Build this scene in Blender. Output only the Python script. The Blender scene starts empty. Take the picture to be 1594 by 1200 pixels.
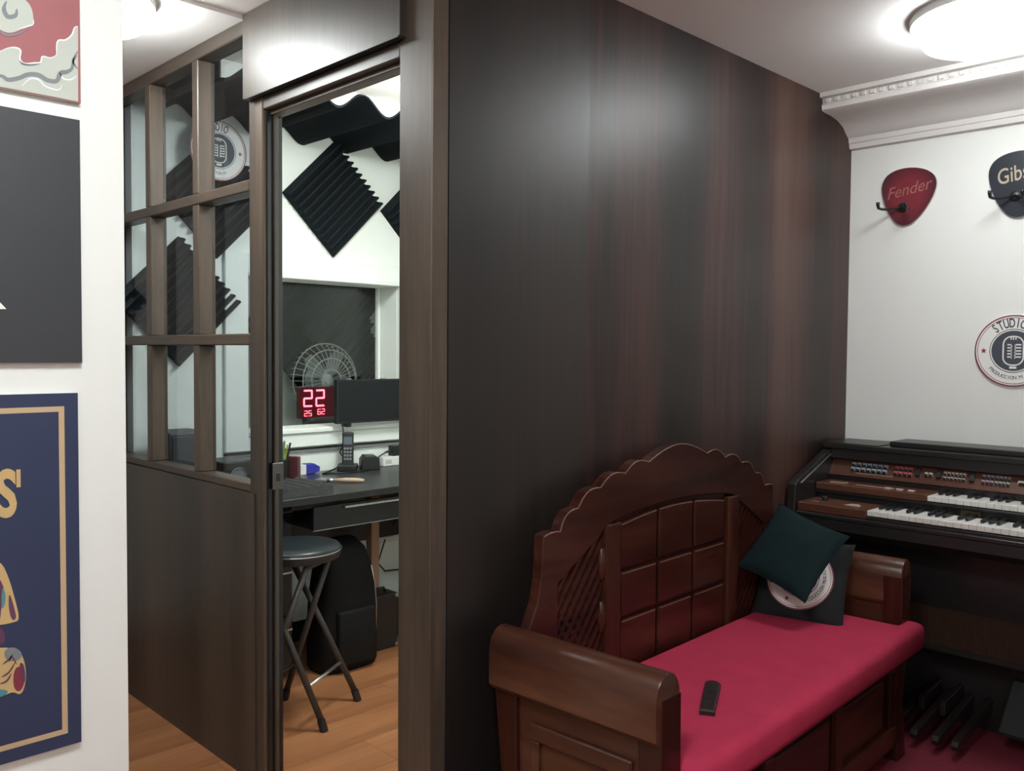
import bpy, bmesh, math, random
from mathutils import Vector, Matrix, Euler

random.seed(7)
sc = bpy.context.scene
COL = sc.collection
PI = math.pi

# ------------------------------------------------------------------ camera
# World: X runs along the dark wood panel, Y along the glazed front of the booth, Z up (metres).
IW, IH = 1594.0, 1200.0
FPX = 1367.011
M = Matrix(((0.71129, 0.02081, -0.70259), (-0.70284, 0.03227, -0.71061), (0.00788, 0.99926, 0.03754)))
CAMZ = 1.32
cd = bpy.data.cameras.new('camera')
cam = bpy.data.objects.new('camera', cd)
COL.objects.link(cam)
cd.sensor_fit = 'HORIZONTAL'
cd.sensor_width = 36.0
cd.lens = 36.0 * FPX / IW
cd.clip_start = 0.02
_q = M.to_quaternion()
cam.matrix_world = Matrix.Translation((0, 0, CAMZ)) @ _q.to_matrix().to_4x4()
sc.camera = cam

# ------------------------------------------------------------------ world, exposure
wd = bpy.data.worlds.new('world')
sc.world = wd
wd.use_nodes = True
wd.node_tree.nodes['Background'].inputs[0].default_value = (0.8, 0.9, 1.0, 1)
wd.node_tree.nodes['Background'].inputs[1].default_value = 0.02
vs = sc.view_settings
vs.view_transform = 'Standard'
vs.look = 'None'
vs.exposure = 0.70
vs.gamma = 1.0
vs.use_curve_mapping = False
LAMP_STRENGTH = 15.5       # every round ceiling lamp of the room
BOOTH_STRENGTH = 40.0
NEAR_STRENGTH = 33.0      # camera's side of the room: poster wall lamp and added fill lamp
BACK_BOOTH_STRENGTH = 5.0
CORRIDOR_STRENGTH = 30.0

# ------------------------------------------------------------------ helpers
def ray(px, py):
    return (M @ Vector((px - IW / 2, -(py - IH / 2), -FPX))).normalized()

def hit(px, py, ax, val):
    """point where the ray through a photo pixel meets the plane axis = val"""
    d = ray(px, py)
    o = Vector((0, 0, CAMZ))
    return o + d * ((val - o[ax]) / d[ax])

class MB:
    def __init__(self):
        self.v, self.f = [], []
    def add(self, vs_, fs):
        n = len(self.v)
        self.v += [tuple(p) for p in vs_]
        self.f += [tuple(i + n for i in f) for f in fs]
        return self
    def box(self, a, b):
        x0, y0, z0 = a
        x1, y1, z1 = b
        x0, x1 = min(x0, x1), max(x0, x1)
        y0, y1 = min(y0, y1), max(y0, y1)
        z0, z1 = min(z0, z1), max(z0, z1)
        return self.add([(x0, y0, z0), (x1, y0, z0), (x1, y1, z0), (x0, y1, z0), (x0, y0, z1), (x1, y0, z1), (x1, y1, z1), (x0, y1, z1)],
                        [(0, 3, 2, 1), (4, 5, 6, 7), (0, 1, 5, 4), (1, 2, 6, 5), (2, 3, 7, 6), (3, 0, 4, 7)])
    def rbox(self, a, b, r=0.004, seg=2):
        bm = bmesh.new()
        t = MB().box(a, b)
        vv = [bm.verts.new(p) for p in t.v]
        for f in t.f:
            bm.faces.new([vv[i] for i in f])
        bmesh.ops.bevel(bm, geom=bm.edges[:], offset=r, segments=seg, affect='EDGES', profile=0.5)
        bm.verts.index_update()
        self.add([v.co[:] for v in bm.verts], [[v.index for v in f.verts] for f in bm.faces])
        bm.free()
        return self
    def prism(self, poly, d0, d1, axis=1, bevel=0.0, seg=2):
        """poly in the two other axes (in x,y,z order), extruded along axis from d0 to d1"""
        def mk(p, d):
            q = list(p)
            q.insert(axis, d)
            return tuple(q)
        bm = bmesh.new()
        a = [bm.verts.new(mk(p, d0)) for p in poly]
        b = [bm.verts.new(mk(p, d1)) for p in poly]
        fa = bm.faces.new(a)
        fb = bm.faces.new(b[::-1])
        n = len(poly)
        for i in range(n):
            bm.faces.new((a[i], a[(i + 1) % n], b[(i + 1) % n], b[i]))
        bmesh.ops.recalc_face_normals(bm, faces=bm.faces[:])
        if bevel > 0:
            ed = [e for e in bm.edges if e in fa.edges or e in fb.edges] if bevel < 1 else bm.edges[:]
            es = set(fa.edges[:]) | set(fb.edges[:])
            bmesh.ops.bevel(bm, geom=list(es), offset=bevel, segments=seg, affect='EDGES', profile=0.5)
        bm.verts.index_update()
        self.add([v.co[:] for v in bm.verts], [[v.index for v in f.verts] for f in bm.faces])
        bm.free()
        return self
    def tube(self, pts, r, n=8, cap=True):
        pts = [Vector(p) for p in pts]
        rr = r if isinstance(r, (list, tuple)) else [r] * len(pts)
        base = len(self.v)
        prev = None
        for i, p in enumerate(pts):
            if i == 0:
                t = pts[1] - p
            elif i == len(pts) - 1:
                t = p - pts[i - 1]
            else:
                t = pts[i + 1] - pts[i - 1]
            t.normalize()
            if prev is None:
                u = t.cross(Vector((0, 0, 1)))
                if u.length < 1e-3:
                    u = t.cross(Vector((1, 0, 0)))
            else:
                u = prev - t * prev.dot(t)
            u.normalize()
            prev = u
            w = t.cross(u)
            for k in range(n):
                a = 2 * PI * k / n
                self.v.append(tuple(p + (u * math.cos(a) + w * math.sin(a)) * rr[i]))
        for i in range(len(pts) - 1):
            for k in range(n):
                a = base + i * n + k
                b = base + i * n + (k + 1) % n
                self.f.append((a, b, b + n, a + n))
        if cap:
            self.f.append(tuple(base + k for k in range(n))[::-1])
            m = base + (len(pts) - 1) * n
            self.f.append(tuple(m + k for k in range(n)))
        return self
    def lathe(self, prof, n=32, center=(0, 0, 0)):
        """prof: list of (r, z)"""
        base = len(self.v)
        for r, z in prof:
            for k in range(n):
                a = 2 * PI * k / n
                self.v.append((center[0] + r * math.cos(a), center[1] + r * math.sin(a), center[2] + z))
        for i in range(len(prof) - 1):
            for k in range(n):
                a = base + i * n + k
                b = base + i * n + (k + 1) % n
                self.f.append((a, b, b + n, a + n))
        self.f.append(tuple(base + k for k in range(n))[::-1])
        m = base + (len(prof) - 1) * n
        self.f.append(tuple(m + k for k in range(n)))
        return self
    def xf(self, mat, start=0):
        for i in range(start, len(self.v)):
            self.v[i] = tuple(mat @ Vector(self.v[i]))
        return self
    def mesh(self, name, mat=None, smooth=False):
        me = bpy.data.meshes.new(name)
        me.from_pydata(self.v, [], self.f)
        bm = bmesh.new()
        bm.from_mesh(me)
        bmesh.ops.recalc_face_normals(bm, faces=bm.faces[:])
        bm.to_mesh(me)
        bm.free()
        if mat:
            me.materials.append(mat)
        if smooth:
            for p in me.polygons:
                p.use_smooth = True
        return me

def link(name, me, parent=None, loc=None, rot=None, mtx=None):
    o = bpy.data.objects.new(name, me)
    COL.objects.link(o)
    if parent:
        o.parent = parent
    if mtx is not None:
        o.matrix_local = mtx
    if loc is not None:
        o.location = loc
    if rot is not None:
        o.rotation_euler = rot
    return o

def obj(name, mb, mat, parent=None, smooth=False, **k):
    return link(name, mb.mesh(name, mat, smooth), parent, **k)

def empty(name, loc=(0, 0, 0), rz=0.0, mtx=None):
    o = bpy.data.objects.new(name, None)
    COL.objects.link(o)
    if mtx is not None:
        o.matrix_world = mtx
    else:
        o.location = loc
        o.rotation_euler = (0, 0, rz)
    o.empty_display_size = 0.05
    return o

def tag(o, label, cat, group=None):
    o['label'] = label
    o['category'] = cat
    if group:
        o['group'] = group
    return o

def struct(o, label=None):
    o['kind'] = 'structure'
    if label:
        o['label'] = label
    return o

def autosmooth(o, deg=40):
    me = o.data
    for p in me.polygons:
        p.use_smooth = True
    try:
        me.set_sharp_from_angle(angle=math.radians(deg))
    except Exception:
        pass
    return o

def text_mesh(s, size, mat, extrude=0.0004, offset=0.0, shear=0.0, align='CENTER', xscale=1.0):
    cu = bpy.data.curves.new('lettering', 'FONT')
    cu.body = s
    cu.size = size
    cu.extrude = extrude
    cu.offset = offset
    cu.shear = shear
    cu.align_x = align
    cu.align_y = 'CENTER'
    cu.resolution_u = 4
    o = bpy.data.objects.new('lettering', cu)
    COL.objects.link(o)
    bpy.context.view_layer.update()
    dg = bpy.context.evaluated_depsgraph_get()
    me = bpy.data.meshes.new_from_object(o.evaluated_get(dg))
    bpy.data.objects.remove(o)
    bpy.data.curves.remove(cu)
    if xscale != 1.0:
        for v in me.vertices:
            v.co.x *= xscale
    me.materials.clear()
    me.materials.append(mat)
    return me

# ------------------------------------------------------------------ materials
def nodes_of(name):
    m = bpy.data.materials.new(name)
    m.use_nodes = True
    nt = m.node_tree
    return m, nt, nt.nodes['Principled BSDF']

def plain(name, col, rough=0.5, metal=0.0, spec=0.5, coat=0.0, sheen=0.0, var=0.06, vscale=40.0, bump=0.0, bscale=200.0):
    m, nt, b = nodes_of(name)
    b.inputs['Roughness'].default_value = rough
    b.inputs['Metallic'].default_value = metal
    b.inputs['Specular IOR Level'].default_value = spec
    b.inputs['Coat Weight'].default_value = coat
    b.inputs['Sheen Weight'].default_value = sheen
    tc = nt.nodes.new('ShaderNodeTexCoord')
    nz = nt.nodes.new('ShaderNodeTexNoise')
    nz.inputs['Scale'].default_value = vscale
    nz.inputs['Detail'].default_value = 4
    nt.links.new(tc.outputs['Object'], nz.inputs['Vector'])
    mx = nt.nodes.new('ShaderNodeMix')
    mx.data_type = 'RGBA'
    mx.inputs['A'].default_value = (*[c * (1 - var) for c in col], 1)
    mx.inputs['B'].default_value = (*[min(1, c * (1 + var)) for c in col], 1)
    nt.links.new(nz.outputs['Fac'], mx.inputs['Factor'])
    nt.links.new(mx.outputs['Result'], b.inputs['Base Color'])
    if bump > 0:
        n2 = nt.nodes.new('ShaderNodeTexNoise')
        n2.inputs['Scale'].default_value = bscale
        nt.links.new(tc.outputs['Object'], n2.inputs['Vector'])
        bp = nt.nodes.new('ShaderNodeBump')
        bp.inputs['Strength'].default_value = bump
        bp.inputs['Distance'].default_value = 0.002
        nt.links.new(n2.outputs['Fac'], bp.inputs['Height'])
        nt.links.new(bp.outputs['Normal'], b.inputs['Normal'])
    return m

def wood(name, cols, scale=(1, 1, 1), rough=(0.3, 0.45), grain=60.0, coat=0.0, bands=3.0, bump=0.05, spec=0.5):
    """cols: list of (pos, rgb); scale stretches the object coordinates so that the grain runs along the small axis"""
    m, nt, b = nodes_of(name)
    tc = nt.nodes.new('ShaderNodeTexCoord')
    mp = nt.nodes.new('ShaderNodeMapping')
    mp.inputs['Scale'].default_value = scale
    nt.links.new(tc.outputs['Object'], mp.inputs['Vector'])
    n1 = nt.nodes.new('ShaderNodeTexNoise')
    n1.inputs['Scale'].default_value = bands
    n1.inputs['Detail'].default_value = 3
    n2 = nt.nodes.new('ShaderNodeTexNoise')
    n2.inputs['Scale'].default_value = grain
    n2.inputs['Detail'].default_value = 6
    n2.inputs['Roughness'].default_value = 0.65
    nt.links.new(mp.outputs['Vector'], n1.inputs['Vector'])
    nt.links.new(mp.outputs['Vector'], n2.inputs['Vector'])
    ad = nt.nodes.new('ShaderNodeMath')
    ad.operation = 'MULTIPLY_ADD'
    ad.inputs[1].default_value = 0.55
    nt.links.new(n2.outputs['Fac'], ad.inputs[0])
    ml = nt.nodes.new('ShaderNodeMath')
    ml.operation = 'MULTIPLY_ADD'
    ml.inputs[1].default_value = 1.3
    ml.inputs[2].default_value = -0.43
    nt.links.new(n1.outputs['Fac'], ml.inputs[0])
    nt.links.new(ml.outputs[0], ad.inputs[2])
    cr = nt.nodes.new('ShaderNodeValToRGB')
    el = cr.color_ramp.elements
    while len(el) < len(cols):
        el.new(0.5)
    for e, (p, c) in zip(el, cols):
        e.position = p
        e.color = (*c, 1)
    nt.links.new(ad.outputs[0], cr.inputs['Fac'])
    nt.links.new(cr.outputs['Color'], b.inputs['Base Color'])
    mr = nt.nodes.new('ShaderNodeMapRange')
    mr.inputs['To Min'].default_value = rough[0]
    mr.inputs['To Max'].default_value = rough[1]
    nt.links.new(n1.outputs['Fac'], mr.inputs['Value'])
    nt.links.new(mr.outputs['Result'], b.inputs['Roughness'])
    b.inputs['Coat Weight'].default_value = coat
    b.inputs['Specular IOR Level'].default_value = spec
    if bump:
        bp = nt.nodes.new('ShaderNodeBump')
        bp.inputs['Strength'].default_value = bump
        bp.inputs['Distance'].default_value = 0.002
        nt.links.new(n2.outputs['Fac'], bp.inputs['Height'])
        nt.links.new(bp.outputs['Normal'], b.inputs['Normal'])
    return m

def emis(name, col, s):
    m, nt, b = nodes_of(name)
    b.inputs['Base Color'].default_value = (0.8, 0.8, 0.8, 1)
    b.inputs['Emission Color'].default_value = (*col, 1)
    b.inputs['Emission Strength'].default_value = s
    return m

def glass(name, refl=1.0, tint=(0.93, 0.97, 0.95)):
    """thin clear pane: Fresnel mirror over a clear body"""
    m = bpy.data.materials.new(name)
    m.use_nodes = True
    nt = m.node_tree
    nt.nodes.clear()
    out = nt.nodes.new('ShaderNodeOutputMaterial')
    mx = nt.nodes.new('ShaderNodeMixShader')
    tr = nt.nodes.new('ShaderNodeBsdfTransparent')
    tr.inputs[0].default_value = (*tint, 1)
    gl = nt.nodes.new('ShaderNodeBsdfGlossy')
    gl.inputs['Roughness'].default_value = 0.01
    fr = nt.nodes.new('ShaderNodeFresnel')
    ge = nt.nodes.new('ShaderNodeNewGeometry')        # same mirror strength on both faces of the pane
    io = nt.nodes.new('ShaderNodeMapRange')
    io.inputs['To Min'].default_value = 1.5
    io.inputs['To Max'].default_value = 1 / 1.5
    nt.links.new(ge.outputs['Backfacing'], io.inputs['Value'])
    nt.links.new(io.outputs['Result'], fr.inputs['IOR'])
    mu = nt.nodes.new('ShaderNodeMath')
    mu.operation = 'MULTIPLY'
    mu.inputs[1].default_value = refl
    nt.links.new(fr.outputs[0], mu.inputs[0])
    nt.links.new(mu.outputs[0], mx.inputs[0])
    nt.links.new(tr.outputs[0], mx.inputs[1])
    nt.links.new(gl.outputs[0], mx.inputs[2])
    nt.links.new(mx.outputs[0], out.inputs[0])
    return m

WHITE_WALL = plain('white wall paint', (0.78, 0.78, 0.755), 0.85, var=0.02, vscale=6, bump=0.12, bscale=60)
BOOTH_WHITE = plain('booth wall paint', (0.80, 0.84, 0.80), 0.8, var=0.02, vscale=5, bump=0.05)
CEIL = plain('ceiling paint', (0.87, 0.845, 0.83), 0.9, var=0.02, vscale=4, bump=0.05)
CROWN = plain('crown plaster', (0.72, 0.69, 0.67), 0.8, var=0.03, vscale=12)
PANEL_COLS = [(0.22, (0.012, 0.0085, 0.0078)), (0.42, (0.024, 0.0135, 0.0115)), (0.58, (0.054, 0.023, 0.019)), (0.80, (0.082, 0.041, 0.031))]
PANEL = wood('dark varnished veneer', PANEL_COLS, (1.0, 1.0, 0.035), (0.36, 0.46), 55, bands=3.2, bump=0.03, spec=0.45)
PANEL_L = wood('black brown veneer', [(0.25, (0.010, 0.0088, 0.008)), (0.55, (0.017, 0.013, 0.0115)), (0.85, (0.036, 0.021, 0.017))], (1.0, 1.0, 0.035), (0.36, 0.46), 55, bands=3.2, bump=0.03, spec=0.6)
PANEL2 = wood('dark varnished veneer of the glazed front', [(0.25, (0.026, 0.021, 0.017)), (0.5, (0.044, 0.034, 0.026)), (0.8, (0.075, 0.055, 0.041))], (1.0, 1.0, 0.05), (0.32, 0.45), 60, bands=4, bump=0.03)
FRAME = wood('brown stained frame wood', [(0.25, (0.030, 0.023, 0.018)), (0.5, (0.055, 0.041, 0.031)), (0.8, (0.105, 0.072, 0.050))], (1.0, 1.0, 0.08), (0.35, 0.5), 60, bands=5, bump=0.05)
FRAME_H = wood('brown stained rail wood', [(0.25, (0.030, 0.023, 0.018)), (0.5, (0.058, 0.043, 0.032)), (0.8, (0.12, 0.082, 0.056))], (1.0, 0.08, 1.0), (0.35, 0.5), 60, bands=5, bump=0.05)
FLOOR_W = wood('orange brown laminate', [(0.2, (0.22, 0.085, 0.036)), (0.5, (0.33, 0.135, 0.056)), (0.8, (0.43, 0.19, 0.085))], (0.06, 1.0, 1.0), (0.35, 0.5), 45, bands=9, bump=0.02)
CARPET = plain('red carpet pile', (0.17, 0.026, 0.040), 0.95, var=0.25, vscale=60, bump=0.6, bscale=500, spec=0.1)
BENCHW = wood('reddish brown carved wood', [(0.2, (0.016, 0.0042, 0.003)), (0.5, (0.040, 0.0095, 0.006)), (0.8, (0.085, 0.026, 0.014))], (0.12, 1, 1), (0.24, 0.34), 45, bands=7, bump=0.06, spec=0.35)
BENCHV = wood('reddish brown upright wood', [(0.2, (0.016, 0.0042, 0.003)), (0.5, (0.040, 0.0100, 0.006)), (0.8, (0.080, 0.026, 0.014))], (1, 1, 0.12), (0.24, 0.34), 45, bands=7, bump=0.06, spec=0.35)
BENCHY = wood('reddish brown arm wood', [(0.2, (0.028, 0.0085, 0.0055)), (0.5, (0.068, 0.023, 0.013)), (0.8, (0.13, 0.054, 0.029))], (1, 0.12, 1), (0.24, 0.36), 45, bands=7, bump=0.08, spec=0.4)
VELVET = plain('red velvet', (0.43, 0.034, 0.078), 0.9, var=0.16, vscale=14, sheen=0.0, spec=0.1, bump=0.25, bscale=120)
TEAL = plain('black teal velvet', (0.007, 0.017, 0.019), 0.9, var=0.4, vscale=12, sheen=0.0, spec=0.15)
GREYCL = plain('charcoal cushion cloth', (0.018, 0.019, 0.020), 0.9, var=0.3, vscale=14, spec=0.15)
BLACK = plain('black plastic', (0.012, 0.012, 0.013), 0.4, var=0.1)
BLACKG = plain('glossy black', (0.008, 0.008, 0.010), 0.16, var=0.1)
ORGANB = wood('black organ casework', [(0.2, (0.011, 0.010, 0.010)), (0.6, (0.020, 0.018, 0.018)), (0.9, (0.032, 0.028, 0.027))], (1, 0.1, 1), (0.28, 0.4), 40, bump=0.03)
ORGANBR = wood('brown organ panel', [(0.2, (0.060, 0.022, 0.014)), (0.5, (0.10, 0.037, 0.022)), (0.85, (0.15, 0.060, 0.035))], (1, 0.1, 1), (0.3, 0.42), 50, bump=0.03, coat=0.1)
GRILLE = plain('brown grille cloth', (0.045, 0.022, 0.014), 0.9, var=0.4, vscale=90, spec=0.2)
KEYW = plain('ivory key plastic', (0.74, 0.72, 0.68), 0.3, var=0.02)
KEYB = plain('black key plastic', (0.010, 0.010, 0.011), 0.35, var=0.05)
METAL = plain('brushed steel', (0.55, 0.55, 0.55), 0.35, metal=1.0, var=0.05)
GOLD = plain('tan gold print', (0.56, 0.38, 0.17), 0.6, var=0.06)
TAN = plain('tan border print', (0.52, 0.37, 0.22), 0.6, var=0.05)
NAVY = plain('navy print', (0.026, 0.036, 0.085), 0.55, var=0.06, vscale=8)
CHAR = plain('charcoal print', (0.036, 0.038, 0.043), 0.5, var=0.05, vscale=8)
ROSE = plain('dull red print', (0.33, 0.105, 0.115), 0.6, var=0.10, vscale=9)
CELADON = plain('grey green print', (0.47, 0.49, 0.44), 0.6, var=0.08, vscale=12)
CELDARK = plain('slate outline print', (0.19, 0.20, 0.21), 0.6, var=0.1)
WHITEPR = plain('white print', (0.80, 0.78, 0.76), 0.6, var=0.02)
MAROON = plain('maroon print', (0.22, 0.03, 0.055), 0.6, var=0.05)
PURPLE = plain('plum print', (0.12, 0.04, 0.09), 0.6, var=0.1)
TEALPR = plain('teal print', (0.08, 0.25, 0.27), 0.6, var=0.1)
SLATE = plain('slate print', (0.055, 0.063, 0.085), 0.6, var=0.05)
EDGEW = plain('pale board edge', (0.52, 0.50, 0.47), 0.7, var=0.05)
FOAM = plain('black acoustic foam', (0.013, 0.017, 0.020), 0.95, var=0.2, vscale=60, spec=0.15)
FOAMG = plain('grey acoustic foam', (0.060, 0.062, 0.060), 0.95, var=0.2, vscale=60, spec=0.15)
DESKT = plain('dark desk laminate', (0.030, 0.031, 0.032), 0.32, var=0.12, vscale=20)
SEATV = plain('black stool vinyl', (0.016, 0.021, 0.024), 0.36, var=0.1, vscale=20)
LEGM = plain('dark painted tube', (0.040, 0.034, 0.030), 0.4, var=0.1)
BLUE = plain('blue card', (0.03, 0.035, 0.32), 0.5, var=0.1)
WHITEPL = plain('white plastic', (0.72, 0.73, 0.70), 0.45, var=0.02)
BEIGE = plain('beige wood handle', (0.50, 0.37, 0.25), 0.5, var=0.1)
POST_L = wood('pale pine post', [(0.2, (0.28, 0.16, 0.10)), (0.6, (0.38, 0.24, 0.16)), (0.9, (0.45, 0.30, 0.2))], (1, 1, 0.1), (0.5, 0.6), 40)
GLASS = glass('greyish pane', 0.7, (0.74, 0.765, 0.785))
GLASSW = glass('booth window pane', 1.0, (0.93, 0.96, 0.95))
LAMPM = emis('lamp diffuser', (0.94, 1.0, 1.0), LAMP_STRENGTH)
LAMPN = emis('near lamp diffuser', (0.93, 1.0, 1.0), NEAR_STRENGTH)
LAMPD = emis('corridor lamp diffuser', (0.96, 1.0, 0.99), CORRIDOR_STRENGTH)
LAMPB = emis('booth lamp diffuser', (0.95, 1.0, 0.95), BOOTH_STRENGTH)
LAMPC = emis('rear booth lamp diffuser', (0.95, 1.0, 0.97), BACK_BOOTH_STRENGTH)
LEDRED = emis('red clock segment', (1.0, 0.04, 0.09), 3.2)

# ------------------------------------------------------------------ room shell
UB, V0, U0, CZ = 3.485, 1.586, 1.303, 2.315      # back wall, wood panel plane, glazed plane, ceiling height
V1 = 3.50                                          # booth wall with the window
GV = 3.65                                          # window pane plane
WV = 1.60                                          # white poster wall
WE = 0.611                                         # its free end

# floor: a screed with laminate planks as pieces on it
floor = struct(obj('floor', MB().box((-1.8, -2.2, -0.1), (UB + 0.45, 5.4, -0.012)), FLOOR_W), 'orange brown laminate floor of corridor and booth')
PL, PW = 1.21, 0.193
pm = {}
row = 0
y = 1.47
while y < 3.5:
    x = -0.2 - (row * 0.43) % PL
    while x < 3.4:
        x0, x1 = max(x, -0.2), min(x + PL, 3.45)
        if x1 - x0 > 0.05:
            key = round(x1 - x0, 3)
            if key not in pm:
                pm[key] = MB().box((0, 0, -0.012), (key - 0.0012, PW - 0.0012, 0)).mesh('floor_plank', FLOOR_W)
            link('floor_plank', pm[key], floor, loc=(x0, y, 0))
        x += PL
    y += PW
    row += 1

carpet = tag(obj('carpet', MB().box((0.75, -1.4, -0.011), (UB - 0.002, 1.468, 0.008)), CARPET), 'red carpet under the wooden bench and the organ', 'carpet')

ceiling = struct(obj('ceiling', MB().box((-1.8, -2.2, CZ), (UB + 0.45, 5.4, CZ + 0.1)), CEIL))
struct(obj('trim_1', MB().box((0.62, 2.452, CZ - 0.012), (1.30, 2.468, CZ)), CEIL), 'thin raised seam across the corridor ceiling')
struct(obj('wall_back', MB().box((UB, -2.2, -0.1), (UB + 0.12, V0 + 0.02, CZ)), WHITE_WALL), 'white wall behind the organ')
struct(obj('wall_left', MB().box((-1.8, WV, -0.1), (WE, WV + 0.10, CZ)), WHITE_WALL), 'white wall carrying the three posters')
struct(obj('wall_rear', MB().box((-1.92, -2.2, -0.1), (-1.8, 5.4, CZ)), WHITE_WALL))
struct(obj('wall_right', MB().box((-1.92, -2.32, -0.1), (UB + 0.12, -2.2, CZ)), WHITE_WALL))
struct(obj('wall_corridor_end', MB().box((-1.8, 4.3, -0.1), (1.30, 4.4, CZ)), WHITE_WALL))

# crown moulding with dentils on the back wall
cp = [(UB, 2.143), (UB - .022, 2.146), (UB - .026, 2.165), (UB - .030, 2.168), (UB - .034, 2.186), (UB - .045, 2.192), (UB - .062, 2.204), (UB - .085, 2.222), (UB - .13, 2.238), (UB - .19, 2.246),
      (UB - .255, 2.249), (UB - .266, 2.254), (UB - .268, 2.270), (UB - .262, 2.276), (UB - .262, 2.296), (UB - .285, 2.298), (UB - .285, CZ), (UB, CZ)]
crown = struct(autosmooth(obj('trim_2', MB().prism(cp, -2.2, V0 - 0.001, axis=1), CROWN), 25), 'pale plaster crown moulding with a row of dentils')
dm = MB().rbox((-.008, 0, -.008), (.004, .019, .008), .002, 1).mesh('dentil', CROWN)
for k in range(64):
    link('dentil', dm, crown, loc=(UB - .262, V0 - .035 - k * .034, 2.2865))

# ------------------------------------------------------------------ wood partition: solid panel side
part = struct(obj('wall_partition_side', MB().box((U0 + 0.055, V0 + 0.012, 0.0), (UB - 0.001, V0 + 0.075, CZ - .001)), BLACK), 'solid dark wood side of the booth behind the bench')
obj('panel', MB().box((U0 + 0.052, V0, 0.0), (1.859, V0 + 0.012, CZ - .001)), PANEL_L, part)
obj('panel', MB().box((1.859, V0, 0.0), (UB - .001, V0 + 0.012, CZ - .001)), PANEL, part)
obj('corner_post', MB().rbox((U0, V0, 0.0), (U0 + 0.051, 1.7105, CZ - .001), .003, 1), FRAME, part)
obj('edge_strip', MB().box((U0 + .0005, V0 - .0025, 0.0), (U0 + .006, V0, CZ - .002)), FRAME, part)

# ------------------------------------------------------------------ wood partition: glazed front
front = struct(obj('wall_partition_front', MB().box((U0 + .004, 2.368, 0.0), (U0 + 0.06, 4.29, 0.886)), PANEL2), 'dark wood front of the booth below the small panes')
obj('lower_panel', MB().box((U0 - .004, 2.415, 0.0), (U0 + .004, 4.29, 0.888)), PANEL2, front)
win = struct(empty('window_1', (U0, 2.9, 0.888)), 'grid of small panes in a brown wood frame')
WM = Matrix.Translation((-U0, -2.9, -0.888))
def wpart(name, a, b, mat, r=.003):
    return obj(name, MB().rbox(a, b, r, 1).xf(WM), mat, win)
D0, D1 = U0, U0 + .062
wpart('rail', (D0, 2.448, 2.268), (D1, 4.29, CZ - .001), FRAME_H)
wpart('rail', (D0 - .001, 2.448, 1.798), (D1, 4.29, 1.833), FRAME_H)
wpart('rail', (D0 - .001, 2.448, 1.336), (D1, 4.29, 1.371), FRAME_H)
wpart('rail', (D0 + .001, 2.448, 0.889), (D1, 4.29, 0.915), FRAME_H)
mv = [(2.79, 2.832), (3.172, 3.214), (3.555, 3.597), (3.94, 3.982)]
zz = [(0.915, 1.336), (1.371, 1.798), (1.833, 2.268)]
for a, b in mv:
    for z0, z1 in zz:
        wpart('muntin', (D0 + .001, a, z0), (D1 - .001, b, z1), FRAME)
ed = [2.448] + [q for ab in mv for q in ab] + [4.29]
for i in range(0, len(ed), 2):
    for z0, z1 in zz:
        if ed[i + 1] - ed[i] > .1:
            wpart('pane', (D1 - .014, ed[i] + .0005, z0 + .0005), (D1 - .010, ed[i + 1] - .0005, z1 - .0005), GLASS, .0003)

# door frame with header panel
door = struct(empty('door_1', (U0, 2.04, 0)), 'open doorway of the booth in a dark wood frame')
DM = Matrix.Translation((-U0, -2.04, 0))
def dpart(name, mb, mat, sm=False):
    return obj(name, mb.xf(DM), mat, door, smooth=sm)
dpart('jamb', MB().rbox((U0, 2.366, 0), (U0 + .062, 2.447, 2.064), .003, 1), FRAME)
dpart('jamb_lining', MB().rbox((U0 + .012, 2.360, 0), (U0 + .0615, 2.366, 2.02), .001, 1), BLACKG)
dpart('door_stop', MB().rbox((U0 + .030, 2.349, 0), (U0 + .042, 2.360, 2.02), .001, 1), PANEL2)
dpart('head_jamb', MB().rbox((U0 + .002, 1.712, 2.025), (U0 + .062, 2.366, 2.064), .003, 1), FRAME_H)
dpart('head_lining', MB().rbox((U0 + .022, 1.712, 2.012), (U0 + .062, 2.366, 2.025), .002, 1), FRAME_H)
dpart('header_panel', MB().rbox((U0 - .020, 1.684, 2.065), (U0 + .055, 2.447, CZ - .001), .0015, 1), PANEL2)
dpart('header_trim', MB().box((U0 - .024, 1.684, 2.061), (U0 - .004, 2.425, 2.065)), BLACK)
sp = dpart('strike_plate', MB().rbox((U0 + .020, 2.3465, .905), (U0 + .056, 2.3495, .985), .001, 1), plain('bronzed steel', (.10, .095, .09), .45, metal=.7))
obj('latch_hole', MB().rbox((U0 + .031, 2.3455, .93), (U0 + .045, 2.3470, .955), .0005, 1).xf(DM), BLACK, sp)

# ------------------------------------------------------------------ booth interior shell
WU0, WU1, WZ0, WZ1 = 1.85, 2.654, 0.968, 1.640    # window opening
bw = MB()
bw.box((U0 + .063, V1, 0), (WU0, V1 + .17, CZ - .001))
bw.box((WU1, V1, 0), (UB, V1 + .17, CZ - .001))
bw.box((WU0, V1, 0), (WU1, V1 + .17, WZ0))
bw.box((WU0, V1, WZ1), (WU1, V1 + .17, CZ - .001))
struct(obj('wall_booth_far', bw, BOOTH_WHITE), 'white booth wall with the inner window')
struct(obj('wall_booth_side', MB().box((UB - .03, V0 + .08, 0), (UB + .1, V1 + .17, CZ - .001)), BOOTH_WHITE))
struct(obj('wall_second_room_right', MB().box((3.75, V1 + .10, 0), (3.85, 4.7, CZ - .001)), BOOTH_WHITE))
struct(obj('wall_booth_near', MB().box((U0 + .063, V0 + .076, 0), (UB - .031, V0 + .095, CZ - .001)), BOOTH_WHITE))
struct(obj('wall_second_room_far', MB().box((U0 + .063, 4.6, 0), (3.75, 4.7, CZ - .001)), BOOTH_WHITE))
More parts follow.
